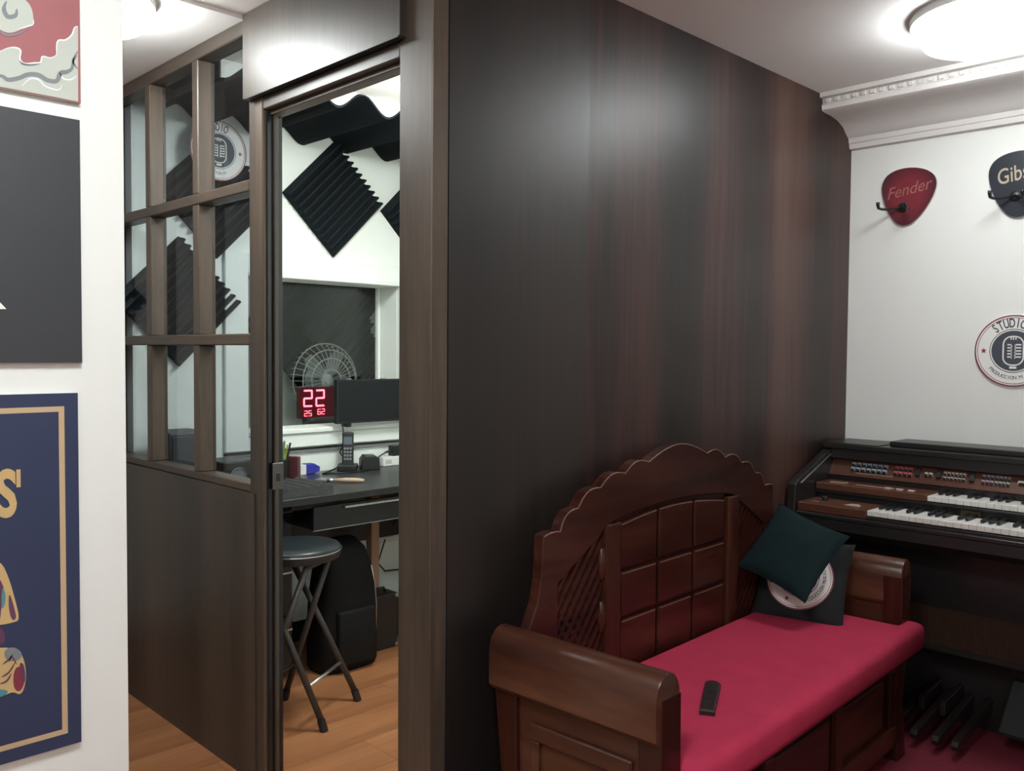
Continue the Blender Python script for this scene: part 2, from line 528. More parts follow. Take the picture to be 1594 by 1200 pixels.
struct(obj('wall_second_room_side', MB().box((U0 + .063, V1 + .175, 0), (U0 + .10, 4.59, CZ - .001)), BOOTH_WHITE))
struct(obj('baseboard_booth', MB().box((1.37, V1 - .015, 0), (UB - .035, V1, .09)), BLACK))
w2 = struct(empty('window_2', (2.25, V1, WZ0)), 'inner window of the booth with deep white reveal')
W2 = Matrix.Translation((-2.25, -V1, -WZ0))
cs = MB()
OU0, OU1, OZ0, OZ1 = 1.742, 2.77, 0.885, 1.735
def c2(name, a, b, r=.003):
    return obj(name, MB().rbox(a, b, r, 1).xf(W2), BOOTH_WHITE, w2)
c2('casing', (OU0, V1 - .022, OZ0), (WU0 - .002, V1, OZ1))
c2('casing', (WU1 + .002, V1 - .022, OZ0), (OU1, V1, OZ1))
c2('casing', (WU0 - .002, V1 - .022, WZ1 + .015), (WU1 + .002, V1, OZ1))
c2('casing', (WU0 - .002, V1 - .022, OZ0), (WU1 + .002, V1, WZ0 - .02))
c2('window_sill', (WU0 - .002, V1 - .034, WZ0 - .02), (WU1 + .002, V1 + .17, WZ0 + .001))
c2('stop_bead', (WU0 - .002, V1 - .03, WZ1), (WU1 + .002, V1 - .005, WZ1 + .015))
obj('shadow_groove', MB().box((OU0, V1 - .008, OZ0 - .014), (3.2, V1, OZ0 - .006)).xf(W2), BLACK, w2)
obj('shadow_groove', MB().box((OU0, V1 - .012, OZ0 - .026), (3.2, V1, OZ0 - .019)).xf(W2), CELDARK, w2)
c2('glazing_bead', (WU1 - .012, GV - .015, WZ0), (WU1, GV + .015, WZ1))
c2('glazing_bead', (WU0, GV - .015, WZ0), (WU0 + .012, GV + .015, WZ1))
obj('pane', MB().box((WU0 + .001, GV - .003, WZ0 + .002), (WU1 - .001, GV + .003, WZ1 - .001)).xf(W2), GLASSW, w2)

# ------------------------------------------------------------------ lamps
def lamp(label, x, y, mat, r=.2, grp=None):
    t = tag(empty('ceiling_lamp', (x, y, CZ)), label, 'ceiling lamp', grp)
    autosmooth(obj('housing', MB().lathe([(r + .012, 0), (r + .014, -.004), (r + .012, -.022), (r + .002, -.024), (r, -.018), (r - .004, -.016)], 48), WHITEPL, t))
    obj('diffuser', MB().lathe([(r - .002, -.018), (r - .004, -.050), (r * .88, -.078), (r * .65, -.095), (r * .3, -.103), (.01, -.105)], 48), mat, t, smooth=True)
    return t
lamp('round white ceiling lamp above the organ, glaring at the top right corner', 2.80, 0.86, LAMPM, .21)
lamp('round white corridor ceiling lamp half hidden by the poster wall', 0.90, 2.62, LAMPD, .17)
lamp('round white ceiling lamp near the poster wall, out of view', 0.30, 0.62, LAMPN, .21)
lamp('round white fill lamp added over the open floor, unseen', -0.90, -1.20, LAMPN, .21)  # unseen lamp, added as general fill light for the room
lamp('round white ceiling lamp inside the booth', 2.05, 2.35, LAMPB, .20)
lamp('round white ceiling lamp in the room behind the inner window', 2.4, 4.1, LAMPC, .16)

# ------------------------------------------------------------------ acoustic foam
FS = 0.372
def foam_mesh():
    mb = MB()
    n = 11
    h = FS / 2
    p = [(-h, 0.0)]
    for i in range(n):
        x = -h + FS * i / n
        s = FS / n
        p += [(x + s * .18, .022), (x + s * .38, .048), (x + s * .62, .048), (x + s * .82, .022), (x + s, .012)]
    p = [(-h, 0.0), (-h, .012)] + p[1:] + [(h, 0.0)]
    # ridges run along local y, profile in x / z
    mb.prism(p, -h, h, axis=1)
    return mb.mesh('acoustic_foam_tile', FOAM)
FM = foam_mesh()
def foam_on_wall(x, z, v, label, rz=45.0):
    # local z -> -Y (towards the booth), local y -> up rotated by rz
    R3 = Matrix(((1, 0, 0), (0, 0, -1), (0, 1, 0))).to_4x4()
    R3 = Matrix(((1, 0, 0, 0), (0, 0, -1, 0), (0, 1, 0, 0), (0, 0, 0, 1)))
    mt = Matrix.Translation((x, v, z)) @ R3 @ Matrix.Rotation(math.radians(rz), 4, 'Z')
    o = link('acoustic_foam_tile', FM)
    o.matrix_world = mt
    return tag(o, label, 'foam tile', 'black diamond foam tiles')
foam_on_wall(2.283, 2.018, V1, 'black wedge foam diamond above the inner window, fully seen through the doorway', -45)
foam_on_wall(2.815, 2.000, V1, 'black wedge foam diamond cut by the right door post', -45)
foam_on_wall(1.548, 1.515, V1, 'black wedge foam diamond behind the middle row of small panes', -45)
foam_on_wall(1.712, 1.965, V1, 'black wedge foam diamond behind the crossing of small panes nearest the door', -45)
a = FS * math.sqrt(2) / 2
for x_, z_, ly, w_ in ((3.216, 1.752, 0, 'upper right'), (3.216, 1.226, 0, 'lower right'), (2.90, 1.20, 1, 'lower left'), (2.637, 1.463, 1, 'leftmost'), (2.90, 1.726, 1, 'top central'), (2.95, 1.478, 2, 'central'), (3.10, .86, 1, 'lowest')):
    foam_on_wall(x_, z_, 4.6 - ly * .052, '%s black foam diamond of the cluster seen through the inner window' % w_, -45)

# corrugated black ceiling foam of the booth
cf = tag(empty('ceiling_foam', (2.1, 3.2, CZ - .04)), 'black wavy acoustic sheet hung below the booth ceiling, seen at the top of the doorway', 'acoustic foam')
cmb = MB()
N = 120
X0, X1, Y0, Y1 = 1.42, 3.40, 2.86, 3.495
per = 0.232
def zw(x):
    s = math.cos((x - 2.12) / per * 2 * PI)
    return 2.275 - .034 * s
for yy in (Y0, Y1):
    for off in (0.0, .009):
        for i in range(N + 1):
            x = X0 + (X1 - X0) * i / N
            cmb.v.append((x - 2.1, yy - 3.2, zw(x) + off - (CZ - .04)))
n1 = N + 1
for i in range(N):
    a0, b0, c0, d0 = i, n1 + i, 2 * n1 + i, 3 * n1 + i
    cmb.f += [(a0, a0 + 1, c0 + 1, c0), (b0, b0 + 1, d0 + 1, d0), (a0, a0 + 1, b0 + 1, b0), (c0, c0 + 1, d0 + 1, d0)]
obj('wavy_sheet', cmb, FOAM, cf, smooth=False)
fil = MB()
for i in range(N + 1):
    x = X0 + (X1 - X0) * i / N
    fil.v.append((x - 2.1, Y0 + .004 - 3.2, min(zw(x) + .0095, CZ - .002) - (CZ - .04)))
for i in range(N + 1):
    x = X0 + (X1 - X0) * i / N
    fil.v.append((x - 2.1, Y0 + .004 - 3.2, .0385))
for i in range(N):
    fil.f.append((i, i + 1, n1 + i + 1, n1 + i))
fo = obj('added_end_plug', fil, WHITEPL, cf)  # white plug added so the hollow wave ends look lit
sm_ = fo.modifiers.new('thickness', 'SOLIDIFY')
sm_.thickness = .01
sm_.offset = 0

# ------------------------------------------------------------------ round studio sign (also printed on a cushion)
def ring_mb(r0, r1, z0, z1, n=64):
    mb = MB()
    for r, z in ((r0, z0), (r1, z0), (r1, z1), (r0, z1)):
        for k in range(n):
            a_ = 2 * PI * k / n
            mb.v.append((r * math.cos(a_), r * math.sin(a_), z))
    for q in range(4):
        for k in range(n):
            s, t = q * n, ((q + 1) % 4) * n
            mb.f.append((s + k, s + (k + 1) % n, t + (k + 1) % n, t + k))
    return mb
def star_poly(r, cx, cy):
    return [(cx + (r if i % 2 == 0 else r * .42) * math.sin(i * PI / 5), cy + (r if i % 2 == 0 else r * .42) * math.cos(i * PI / 5)) for i in range(10)]
def disc_poly(r, n=64):
    return [(r * math.cos(2 * PI * k / n), r * math.sin(2 * PI * k / n)) for k in range(n)]
def rrect_line(w, h, r, n=8):
    pts = []
    for cx, cy, a0 in ((w - r, h - r, 0), (-w + r, h - r, 90), (-w + r, -h + r, 180), (w - r, -h + r, 270)):
        for k in range(n + 1):
            an = math.radians(a0 + 90 * k / n)
            pts.append((cx + r * math.cos(an), cy + r * math.sin(an)))
    return pts
def outline_mb(poly, t, z0, z1):
    """closed ribbon of width t along poly"""
    n = len(poly)
    mb = MB()
    for i, p in enumerate(poly):
        q0, q1 = Vector(poly[i - 1]), Vector(poly[(i + 1) % n])
        d = (q1 - q0).normalized()
        nr = Vector((-d.y, d.x)) * t / 2
        for s, z in ((1, z0), (-1, z0), (-1, z1), (1, z1)):
            mb.v.append((p[0] + nr.x * s, p[1] + nr.y * s, z))
    for i in range(n):
        j = (i + 1) % n
        for k in range(4):
            l = (k + 1) % 4
            mb.f.append((i * 4 + k, i * 4 + l, j * 4 + l, j * 4 + k))
    return mb
def sign_parts(R, word_top, word_bot, dz=0.0006, z=0.0):
    """list of (part name, mesh, material) lying in the xy plane, facing +z"""
    out = []
    def add(n, mb, m):
        out.append((n, mb.mesh(n, m), m))
    add('outer_ring', ring_mb(R * .965, R * 1.0, z, z + dz), MAROON)
    add('inner_ring', ring_mb(R * .915, R * .93, z, z + dz), MAROON)
    add('centre_disc', MB().prism(disc_poly(R * .56), z, z + dz, axis=2), SLATE)
    add('centre_ring', ring_mb(R * .595, R * .612, z, z + dz), SLATE)
    z2 = z + dz
    mic = MB()
    w, h = R * .255, R * .40
    o = outline_mb(rrect_line(w, h, R * .22), R * .035, z2, z2 + dz)
    mic.add(o.v, o.f)
    for s in (-1, 1):
        for k in range(5):
            yy = R * (.15 - .085 * k)
            x0, x1 = (R * .03, R * .20) if s > 0 else (-R * .15, -R * .03)
            mic.box((x0, yy, z2), (x1, yy + R * .038, z2 + dz))
        mic.box((s * R * .03, -R * .22, z2), (s * R * .055, R * .19, z2 + dz))
    for k in (-1, 0, 1):
        mic.box((k * R * .06 - R * .015, R * .31, z2), (k * R * .06 + R * .015, R * .385, z2 + dz))
    mic.box((-R * .09, -R * .50, z2), (R * .09, -R * .44, z2 + dz))
    add('microphone_emblem', mic, WHITEPR)
    add('star', MB().prism(star_poly(R * .085, -R * .76, 0.0), z, z + dz, axis=2), MAROON)
    add('star', MB().prism(star_poly(R * .085, R * .76, 0.0), z, z + dz, axis=2), MAROON)
    def arc_text(s, rad, a0, step, size, top, mat, nm_, off=0.0, xs=1.0):
        allv, allf = [], []
        for i, ch in enumerate(s):
            if ch == ' ':
                continue
            me = text_mesh(ch, size, mat, dz / 2, off, xscale=xs)
            an = math.radians(a0 + step * i)
            rot = an - PI / 2 if top else an + PI / 2
            mt = Matrix.Translation((rad * math.cos(an), rad * math.sin(an), z + dz / 2)) @ Matrix.Rotation(rot, 4, 'Z')
            n = len(allv)
            allv += [tuple(mt @ v.co) for v in me.vertices]
            allf += [tuple(n + q for q in p.vertices) for p in me.polygons]
            bpy.data.meshes.remove(me)
        mb = MB()
        mb.v, mb.f = allv, allf
        add(nm_, mb, mat)
    arc_text(word_top, R * .765, 127, -11.2, R * .36, True, SLATE, 'lettering', R * .006, .60)
    arc_text(word_bot, R * .755, 221, 5.9, R * .135, False, SLATE, 'lettering')
    return out
def wall_sign(label, mtx, R):
    t = tag(empty('round_sign', mtx=mtx), label, 'sign')
    obj('sign_board', MB().prism(disc_poly(R), 0, .006, axis=2), WHITEPR, t)
    for n, me, m in sign_parts(R, 'STUDIO', 'PRODUCCION M', z=.0061):
        link(n, me, t)
    return t
ORG_M = Matrix(((0, 0, -1, 0), (-1, 0, 0, 0), (0, 1, 0, 0), (0, 0, 0, 1)))    # x -> -Y, y -> Z, z -> -X
BTH_M = Matrix(((1, 0, 0, 0), (0, 0, -1, 0), (0, 1, 0, 0), (0, 0, 0, 1)))     # x -> X, y -> Z, z -> -Y
wall_sign('round white studio sign with red rim and microphone emblem on the wall above the organ', Matrix.Translation((UB - .0005, .974, 1.340)) @ ORG_M, .128)
wall_sign('round studio sign standing in for a reflection in the top row of small panes', Matrix.Translation((1.690, 3.43, 2.135)) @ BTH_M, .122)  # solid sign added inside the booth in place of the pane reflection

# ------------------------------------------------------------------ guitar pick hooks on the back wall
def pick_poly(w, h, n=18):
    """rounded triangle, tip down, centred"""
    top = [(-.50, .26), (-.44, .37), (-.30, .455), (-.12, .495), (0, .50)]
    side = [(-.50, .26), (-.505, .15), (-.475, .02), (-.40, -.15), (-.29, -.32), (-.17, -.445), (-.08, -.49), (0, -.50)]
    left = top[::-1] + side[1:]
    right = [(-x, y) for x, y in left[::-1]][1:-1]
    pts = left + right
    # one round of corner cutting
    for _ in range(2):
        q = []
        for i in range(len(pts)):
            p0, p1 = pts[i], pts[(i + 1) % len(pts)]
            q += [(p0[0] * .75 + p1[0] * .25, p0[1] * .75 + p1[1] * .25), (p0[0] * .25 + p1[0] * .75, p0[1] * .25 + p1[1] * .75)]
        pts = q
    return [(x * w, y * h) for x, y in pts]
def burst(name, c_in, c_out):
    m, nt, b = nodes_of(name)
    tc = nt.nodes.new('ShaderNodeTexCoord')
    gr = nt.nodes.new('ShaderNodeTexGradient')
    gr.gradient_type = 'SPHERICAL'
    mp = nt.nodes.new('ShaderNodeMapping')
    mp.inputs['Scale'].default_value = (7.4, 6.6, 0.0)
    mp.inputs['Location'].default_value = (0, -.06, 0)
    nt.links.new(tc.outputs['Object'], mp.inputs['Vector'])
    nt.links.new(mp.outputs['Vector'], gr.inputs['Vector'])
    cr = nt.nodes.new('ShaderNodeValToRGB')
    cr.color_ramp.elements[0].position = .08
    cr.color_ramp.elements[0].color = (*c_out, 1)
    cr.color_ramp.elements[1].position = .62
    cr.color_ramp.elements[1].color = (*c_in, 1)
    nt.links.new(gr.outputs['Color'], cr.inputs['Fac'])
    nt.links.new(cr.outputs['Color'], b.inputs['Base Color'])
    b.inputs['Roughness'].default_value = .3
    return m
def pick_hook(label, v, z, w, h, tilt, face, word, wmat, size, shear, tx, ty, trot, off, xs):
    t = tag(empty('guitar_pick_hook', mtx=Matrix.Translation((UB, v, z)) @ ORG_M @ Matrix.Rotation(math.radians(tilt), 4, 'Z')), label, 'wall hook')
    pp = pick_poly(w, h)
    obj('backing_board', MB().prism(pp, 0, .009, axis=2), EDGEW, t)
    obj('printed_face', MB().prism([(x * .99, y * .99) for x, y in pp], .009, .0105, axis=2), face, t)
    me = text_mesh(word, size, wmat, .0003, off, shear, xscale=xs)
    link('lettering', me, t, mtx=Matrix.Translation((tx, ty, .0112)) @ Matrix.Rotation(math.radians(trot), 4, 'Z'))
    hk = autosmooth(obj('hook_plate', MB().lathe([(.018, .0105), (.018, .015), (.012, .019), (.006, .02)], 20, (-.012, -.042, 0)), BLACK, t))
    for s in (-1, 1):
        mb = MB()
        pts = [(-.012 + s * a_, b_, c_) for a_, b_, c_ in ((0, -.042, .016), (.016, -.046, .030), (.040, -.054, .050), (.050, -.057, .085), (.052, -.055, .108), (.052, -.044, .116), (.052, -.034, .117))]
        mb.tube(pts, [.0045, .0045, .0048, .005, .0055, .0065, .007], 8)
        obj('prong', mb, BLACK, hk, smooth=True)
    return t
RED_IN, RED_OUT = (0.20, 0.026, 0.038), (0.036, 0.014, 0.026)
pick_hook('dark red guitar pick shaped hook on the white wall', 1.357, 1.932, .205, .222, -6, burst('red burst', RED_IN, RED_OUT), 'Fender', plain('pale red lettering', (.36, .13, .12), .5), .064, .38, -.002, .026, 15, -.0002, .92)
pick_hook('black guitar pick shaped hook at the right edge of the photo', .966, 1.930, .215, .236, -4, plain('black pick face', (.022, .026, .036), .3), 'Gibson', plain('gold lettering', (.44, .36, .26), .5), .078, .12, .0, .040, 13, .0004, .72)

# ------------------------------------------------------------------ posters on the white wall
def on_wall(px, py, off):
    p = hit(px, py, 1, WV - off)
    return (p.x, p.z)
def poly_px(pts, off, t=.0004):
    off += .0003
    q = [on_wall(x, y, off) for x, y in pts]
    return MB().prism(q, WV - off, WV - off - t, axis=1)
def ribbon_px(pts, wpx, off, t=.0004, sub=6):
    # smooth polyline ribbon of given pixel width, tapering at the ends
    P = [Vector(p) for p in pts]
    sm = []
    for i in range(len(P) - 1):
        p0, p1, p2, p3 = P[max(i - 1, 0)], P[i], P[i + 1], P[min(i + 2, len(P) - 1)]
        for k in range(sub):
            u = k / sub
            sm.append(.5 * ((2 * p1) + (p2 - p0) * u + (2 * p0 - 5 * p1 + 4 * p2 - p3) * u * u + (3 * p1 - p0 - 3 * p2 + p3) * u ** 3))
    sm.append(P[-1])
    l, r = [], []
    n = len(sm)
    for i, p in enumerate(sm):
        d = (sm[min(i + 1, n - 1)] - sm[max(i - 1, 0)]).normalized()
        w_ = wpx / 2 * min(1, .25 + 3 * min(i, n - 1 - i) / n)
        nr = Vector((-d.y, d.x)) * w_
        l.append(p + nr)
        r.append(p - nr)
    mb = MB()
    for q in l + r:
        x, z = on_wall(q.x, q.y, off)
        mb.v.append((x, WV - off - t, z))
    for i in range(n - 1):
        mb.f.append((i, i + 1, n + i + 1, n + i))
    return mb
def blob_px(cx, cy, pts, off):
    return poly_px([(cx + x, cy + y) for x, y in pts], off)
def smooth_closed(pts, it=2):
    for _ in range(it):
        q = []
        for i in range(len(pts)):
            p0, p1 = pts[i], pts[(i + 1) % len(pts)]
            q += [(p0[0] * .75 + p1[0] * .25, p0[1] * .75 + p1[1] * .25), (p0[0] * .25 + p1[0] * .75, p0[1] * .25 + p1[1] * .75)]
        pts = q
    return pts
PO = .010
def poster(name, label, pxr, ytop, ybot, width, mat):
    x1, zt = on_wall(pxr, ytop, PO)
    _, zb = on_wall(pxr, ybot, PO)
    t = tag(empty(name, (x1, WV, zb)), label, 'poster')
    I = Matrix.Translation((-x1, -WV, -zb))
    obj('board', MB().box((x1 - width, WV - PO, zb), (x1, WV - .0005, zt)).xf(I), EDGEW, t)
    obj('printed_sheet', MB().box((x1 - width, WV - PO - .0002, zb), (x1, WV - PO + .0003, zt)).xf(I), mat, t)
    return t, I, x1, zt, zb
# the navy poster
t, I, x1, zt, zb = poster('poster', 'navy poster with tan border, gold letter and colourful figure on the left wall', 121, 611.5, 1156, .44, NAVY)
b0, b1 = .022, .031
fr = MB()
for a_, b_ in (((x1 - .44 + b0, zt - b1), (x1 - b0, zt - b0)), ((x1 - .44 + b0, zb + b0), (x1 - b0, zb + b1)), ((x1 - b1, zb + b1), (x1 - b0, zt - b1)), ((x1 - .44 + b0, zb + b1), (x1 - .44 + b1, zt - b1))):
    fr.box((a_[0], WV - PO - .0005, a_[1]), (b_[0], WV - PO, b_[1]))
obj('border_line', fr.xf(I), TAN, t)
me = text_mesh('S', .105, GOLD, .0004, .0035, xscale=.62)
sx, sz = on_wall(10, 772, PO)
link('lettering', me, t, mtx=Matrix.Translation((sx - x1, -PO - .0006, sz - zb)) @ BTH_M)
for xa, ya, xb, yb in ((25, 731, 32, 758), (-12, 783, -4, 811)):
    p, q = on_wall(xa, ya, PO), on_wall(xb, yb, PO)
    obj('serif', MB().box((p[0], WV - PO - .001, q[1]), (q[0], WV - PO, p[1])).xf(I), GOLD, t)
def pr(name, pts, m, off, it=2):
    obj(name, poly_px(smooth_closed(pts, it), PO + off).xf(I), m, t)
pr('printed_cape', [(-60, 900), (-20, 868), (2, 874), (14, 900), (24, 935), (31, 965), (20, 969), (0, 973), (-30, 975), (-60, 970)], GOLD, .0002)
pr('printed_fold', [(-8, 890), (2, 905), (7, 918), (2, 945), (0, 968), (-6, 970), (-12, 930)], PURPLE, .0007)
pr('printed_fold', [(4, 912), (9, 925), (8, 940), (3, 950), (2, 930)], TEALPR, .0012)
pr('printed_fold', [(14, 920), (22, 945), (26, 963), (18, 966), (13, 945)], PURPLE, .0007)
pr('printed_sleeve', [(-30, 978), (0, 975), (8, 985), (8, 1000), (0, 1004), (-30, 1004)], PURPLE, .0002)
pr('printed_figure', [(-50, 1014), (0, 1008), (14, 1008), (30, 1012), (38, 1028), (41, 1050), (38, 1072), (31, 1082), (20, 1076), (4, 1084), (-50, 1086)], GOLD, .0002)
pr('printed_fold', [(22, 1040), (34, 1036), (40, 1052), (36, 1070), (28, 1078), (20, 1068)], MAROON, .0007)
pr('printed_fold', [(30, 1030), (38, 1034), (40, 1060), (35, 1064), (32, 1048)], PURPLE, .0012)
pr('printed_fold', [(-40, 1074), (8, 1072), (14, 1078), (0, 1086), (-40, 1090)], TEALPR, .0007)
pr('printed_hair', [(6, 1012), (20, 1006), (34, 1014), (33, 1026), (20, 1030), (8, 1026)], CELDARK, .0007)
for k, pts in enumerate([[(4, 1034), (14, 1026), (20, 1018)], [(2, 1054), (14, 1046), (24, 1030)], [(0, 1064), (10, 1060), (18, 1048)], [(14, 1030), (18, 1022), (26, 1034)]]):
    obj('printed_line', ribbon_px(pts, 2.4, PO + .0013).xf(I), PURPLE, t)
# the charcoal poster
t, I, x1, zt, zb = poster('poster', 'plain charcoal poster with a white tip, middle of the left wall', 124, 187, 564.5, .60, CHAR)
obj('printed_mark', poly_px([(-60, 430), (-30, 440), (10, 481), (-60, 482)], PO + .0002).xf(I), WHITEPR, t)
# the red swirl poster
t, I, x1, zt, zb = poster('poster', 'red poster with grey green curling clouds, uppermost on the left wall', 122, -190, 160, .44, ROSE)
zt_ = zt
pr('printed_cloud', [(-190, 60), (-60, 74), (0, 80), (12, 74), (24, 73), (33, 78), (31, 92), (38, 99), (52, 99), (62, 98), (66, 87), (78, 90), (88, 86), (88, 72), (90, 62), (100, 62), (110, 56), (115, 42), (121.5, 41), (121.5, 41), (121.5, 41), (121.5, 158.5), (121.5, 158.5), (121.5, 158.5), (60, 146), (0, 135), (-100, 118), (-190, 110)], CELADON, .0002, 1)
pr('printed_swirl', [(-20, 0), (0, -20), (30, -6), (46, 5), (52, 22), (51, 40), (38, 42), (24, 50), (10, 52), (-10, 40), (-30, 30)], CELADON, .0002)
for pts, wpx, m in (([(-120, 112), (-40, 116), (0, 118), (12, 124), (28, 122), (44, 116), (60, 117), (74, 125), (88, 126), (94, 114), (104, 112), (112, 106), (114, 92), (121, 80)], 7, CELDARK),
                    ([(0, 80), (12, 75), (24, 74), (32, 79), (31, 92), (38, 99), (54, 98), (63, 97), (66, 88), (78, 90), (88, 86)], 2.4, WHITEPR),
                    ([(88, 86), (88, 72), (91, 63), (102, 62), (112, 54), (116, 43), (121, 41)], 2.4, WHITEPR),
                    ([(34, 134), (46, 123), (60, 124), (70, 134), (90, 140), (97, 132)], 2.0, WHITEPR),
                    ([(92, 112), (98, 122), (110, 124), (120, 117)], 2.0, WHITEPR),
                    ([(30, 94), (36, 100), (50, 101), (63, 99)], 3.0, CELDARK),
                    ([(120, 86), (114, 96), (121, 108)], 3.0, CELDARK),
                    ([(10, 2), (6, 14), (12, 26), (24, 24), (26, 14)], 7, CELDARK),
                    ([(-4, 46), (12, 55), (30, 52), (44, 44)], 3, CELDARK),
                    ([(52, 30), (51, 38), (40, 42), (28, 46)], 2, WHITEPR)):
    obj('printed_line', ribbon_px(pts, wpx, PO + .0008).xf(I), m, t)

# ------------------------------------------------------------------ carved bench
BX, BY, BR = 2.175, 1.505, math.radians(2.5)
bench = tag(empty('carved_bench', (BX, BY, .008), BR), 'carved reddish wooden bench with scalloped back and red seat against the wood panel', 'bench')
CX = .018
def arc_between(p, q, bulge, n=7):
    p, q = Vector(p), Vector(q)
    d = q - p
    nr = Vector((-d.y, d.x)).normalized() * bulge
    return [tuple(p + d * (k / n) + nr * math.sin(PI * k / n)) for k in range(n)]
Lc = [(-.597, .857), (-.534, .861), (-.462, .912), (-.367, .955), (-.256, .982), (-.143, 1.004)]
Rc = [(.179, 1.004), (.292, .982), (.403, .955), (.498, .912), (.570, .861), (.633, .857)]
top = []
for i in range(len(Lc) - 1):
    top += arc_between(Lc[i], Lc[i + 1], (.018 if i else .004))
top += arc_between(Lc[-1], Rc[0], .040, 14)
for i in range(len(Rc) - 1):
    top += arc_between(Rc[i], Rc[i + 1], (.018 if i < 4 else .004))
top += [Rc[-1]]
outer = [(-.672, .34), (-.668, .55), (-.650, .63), (-.618, .69), (-.604, .75)] + top + [(.640, .75), (.654, .69), (.686, .63), (.704, .55), (.708, .34)]
inner = [(.575, .34), (.575, .728), (.395, .828)] + [(CX + .377 * math.cos(PI * k / 12), .83 + .048 * math.sin(PI * k / 12)) for k in range(1, 12)] + [(-.359, .828), (-.539, .728), (-.539, .34)]
obj('back_frame', MB().prism(outer + inner, 0, .034, axis=1, bevel=.004, seg=2), BENCHW, bench)
EDGE_HL = plain('pale highlight on worn edge', (.20, .11, .075), .3, var=.5, vscale=25)  # gloss highlights on the worn bench edges, painted as thin pale tubes
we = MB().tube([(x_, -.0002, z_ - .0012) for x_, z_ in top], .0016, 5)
obj('edge_highlight', we, EDGE_HL, bench)
for sx in (-1, 1):
    x0, x1_ = (-.345, -.277) if sx < 0 else (.313, .381)
    st = obj('back_stile', MB().rbox((x0, -.006, .34), (x1_, .028, .850), .004, 2), BENCHV, bench)
    xo = x0 if sx < 0 else x1_
    for z in (.60, .745):
        kn = MB().lathe([(.004, -.045), (.010, -.040), (.014, -.018), (.016, 0), (.014, .018), (.010, .040), (.004, .045)], 14, (xo + sx * .002, .010, z))
        obj('turned_knob', kn, BENCHV, st, smooth=True)
obj('back_panel', MB().box((-.28, .014, .34), (.316, .026, .885)), BENCHW, bench)
xc = [-.272, -.083, .112, .308]
def archz(x):
    return .832 + .034 * math.cos((x - CX) / .36 * PI / 2)
for c_ in range(3):
    for r_ in range(3):
        xa, xb = xc[c_] + .006, xc[c_ + 1] - .006
        z0 = (.44, .577, .712)[r_] + .006
        if r_ == 0:
            z0 = .345
        if r_ < 2:
            z1 = (.577, .712)[r_] - .006
            poly = [(xa, z0), (xb, z0), (xb, z1), (xa, z1)]
        else:
            poly = [(xa, z0), (xb, z0)] + [(xb + (xa - xb) * k / 6, archz(xb + (xa - xb) * k / 6)) for k in range(7)]
        rp0 = obj('raised_panel', MB().prism(poly, .002, .015, axis=1, bevel=.006, seg=2), BENCHW, bench)
        tp = poly[2:]
        obj('edge_highlight', MB().tube([(x_ + (.008 if x_ == xa else -.008 if x_ == xb else 0), .0028, z_ - .0045) for x_, z_ in tp], .0011, 5), EDGE_HL, rp0)
def lattice(x0, x1_, zhyp0, zhyp1):
    """opening between x0 and x1_, its upper edge running from zhyp0 to zhyp1"""
    def inside(x, z):
        if x < x0 or x > x1_ or z < .40:
            return False
        return z < zhyp0 + (zhyp1 - zhyp0) * (x - x0) / (x1_ - x0)
    for sgn, yo in ((1, .006), (-1, .016)):
        for k in range(-14, 22):
            base = x0 + k * .034
            pts = []
            for s in range(0, 200):
                z = .40 + s * .0025
                x = base + (z - .40) / 1.25 * sgn
                if inside(x, z):
                    pts.append((x, z))
            if len(pts) > 10:
                p, q = Vector((pts[0][0], pts[0][1])), Vector((pts[-1][0], pts[-1][1]))
                d = (q - p).normalized()
                nr = Vector((-d.y, d.x)) * .0065
                p -= d * .008
                q += d * .008
                poly = [tuple(p + nr), tuple(q + nr), tuple(q - nr), tuple(p - nr)]
                obj('lattice_slat', MB().prism(poly, yo, yo + .010, axis=1), BENCHW, bench)
lattice(-.539, -.345, .728, .836)
lattice(.381, .575, .836, .728)
# arms
def arm(xc_, s):
    prof = []
    w, zt2, zb2 = .045, .652, .505
    for k in range(13):
        an = PI * k / 12
        prof.append((xc_ + w * math.cos(an), zt2 - .055 + .055 * math.sin(an)))
    prof += [(xc_ - w, zb2 + .012), (xc_ - w + .010, zb2), (xc_ + w - .010, zb2), (xc_ + w, zb2 + .012)]
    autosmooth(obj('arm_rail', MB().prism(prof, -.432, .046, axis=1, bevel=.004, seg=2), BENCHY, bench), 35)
    obj('arm_panel', MB().rbox((xc_ - .018, -.395, .05), (xc_ + .018, .02, .51), .003, 1), BENCHY, bench)
    xo = xc_ + s * .018
    fr_ = MB()
    for (ya, za, yb, zb3) in ((-.36, .41, -.075, .45), (-.36, .08, -.075, .12), (-.10, .12, -.075, .41), (-.36, .12, -.335, .41)):
        fr_.rbox((xo, ya, za), (xo + s * .010, yb, zb3), .003, 1)
    obj('panel_moulding', fr_, BENCHY, bench)
    fp = [(-.432, .50), (-.436, .42), (-.428, .30), (-.420, .18), (-.428, .06), (-.432, 0), (-.372, 0), (-.376, .10), (-.384, .30), (-.372, .50)]
    fp = [(-.4345, .600)] + fp[1:-1] + [(-.372, .600)]
    xi = xc_ - s * .0455
    obj('front_post', MB().prism(fp, min(xi, xc_ + s * .028), max(xi, xc_ + s * .028), axis=0, bevel=.003), BENCHV, bench)
    rp = [(.040, .52), (.030, .42), (.016, .30), (.018, .15), (.034, 0), (-.03, 0), (-.036, .30), (-.03, .52)]
    obj('rear_post', MB().prism(rp, xc_ - .030, xc_ + .030, axis=0, bevel=.004), BENCHV, bench)
arm(-.700, -1)
arm(.705, 1)
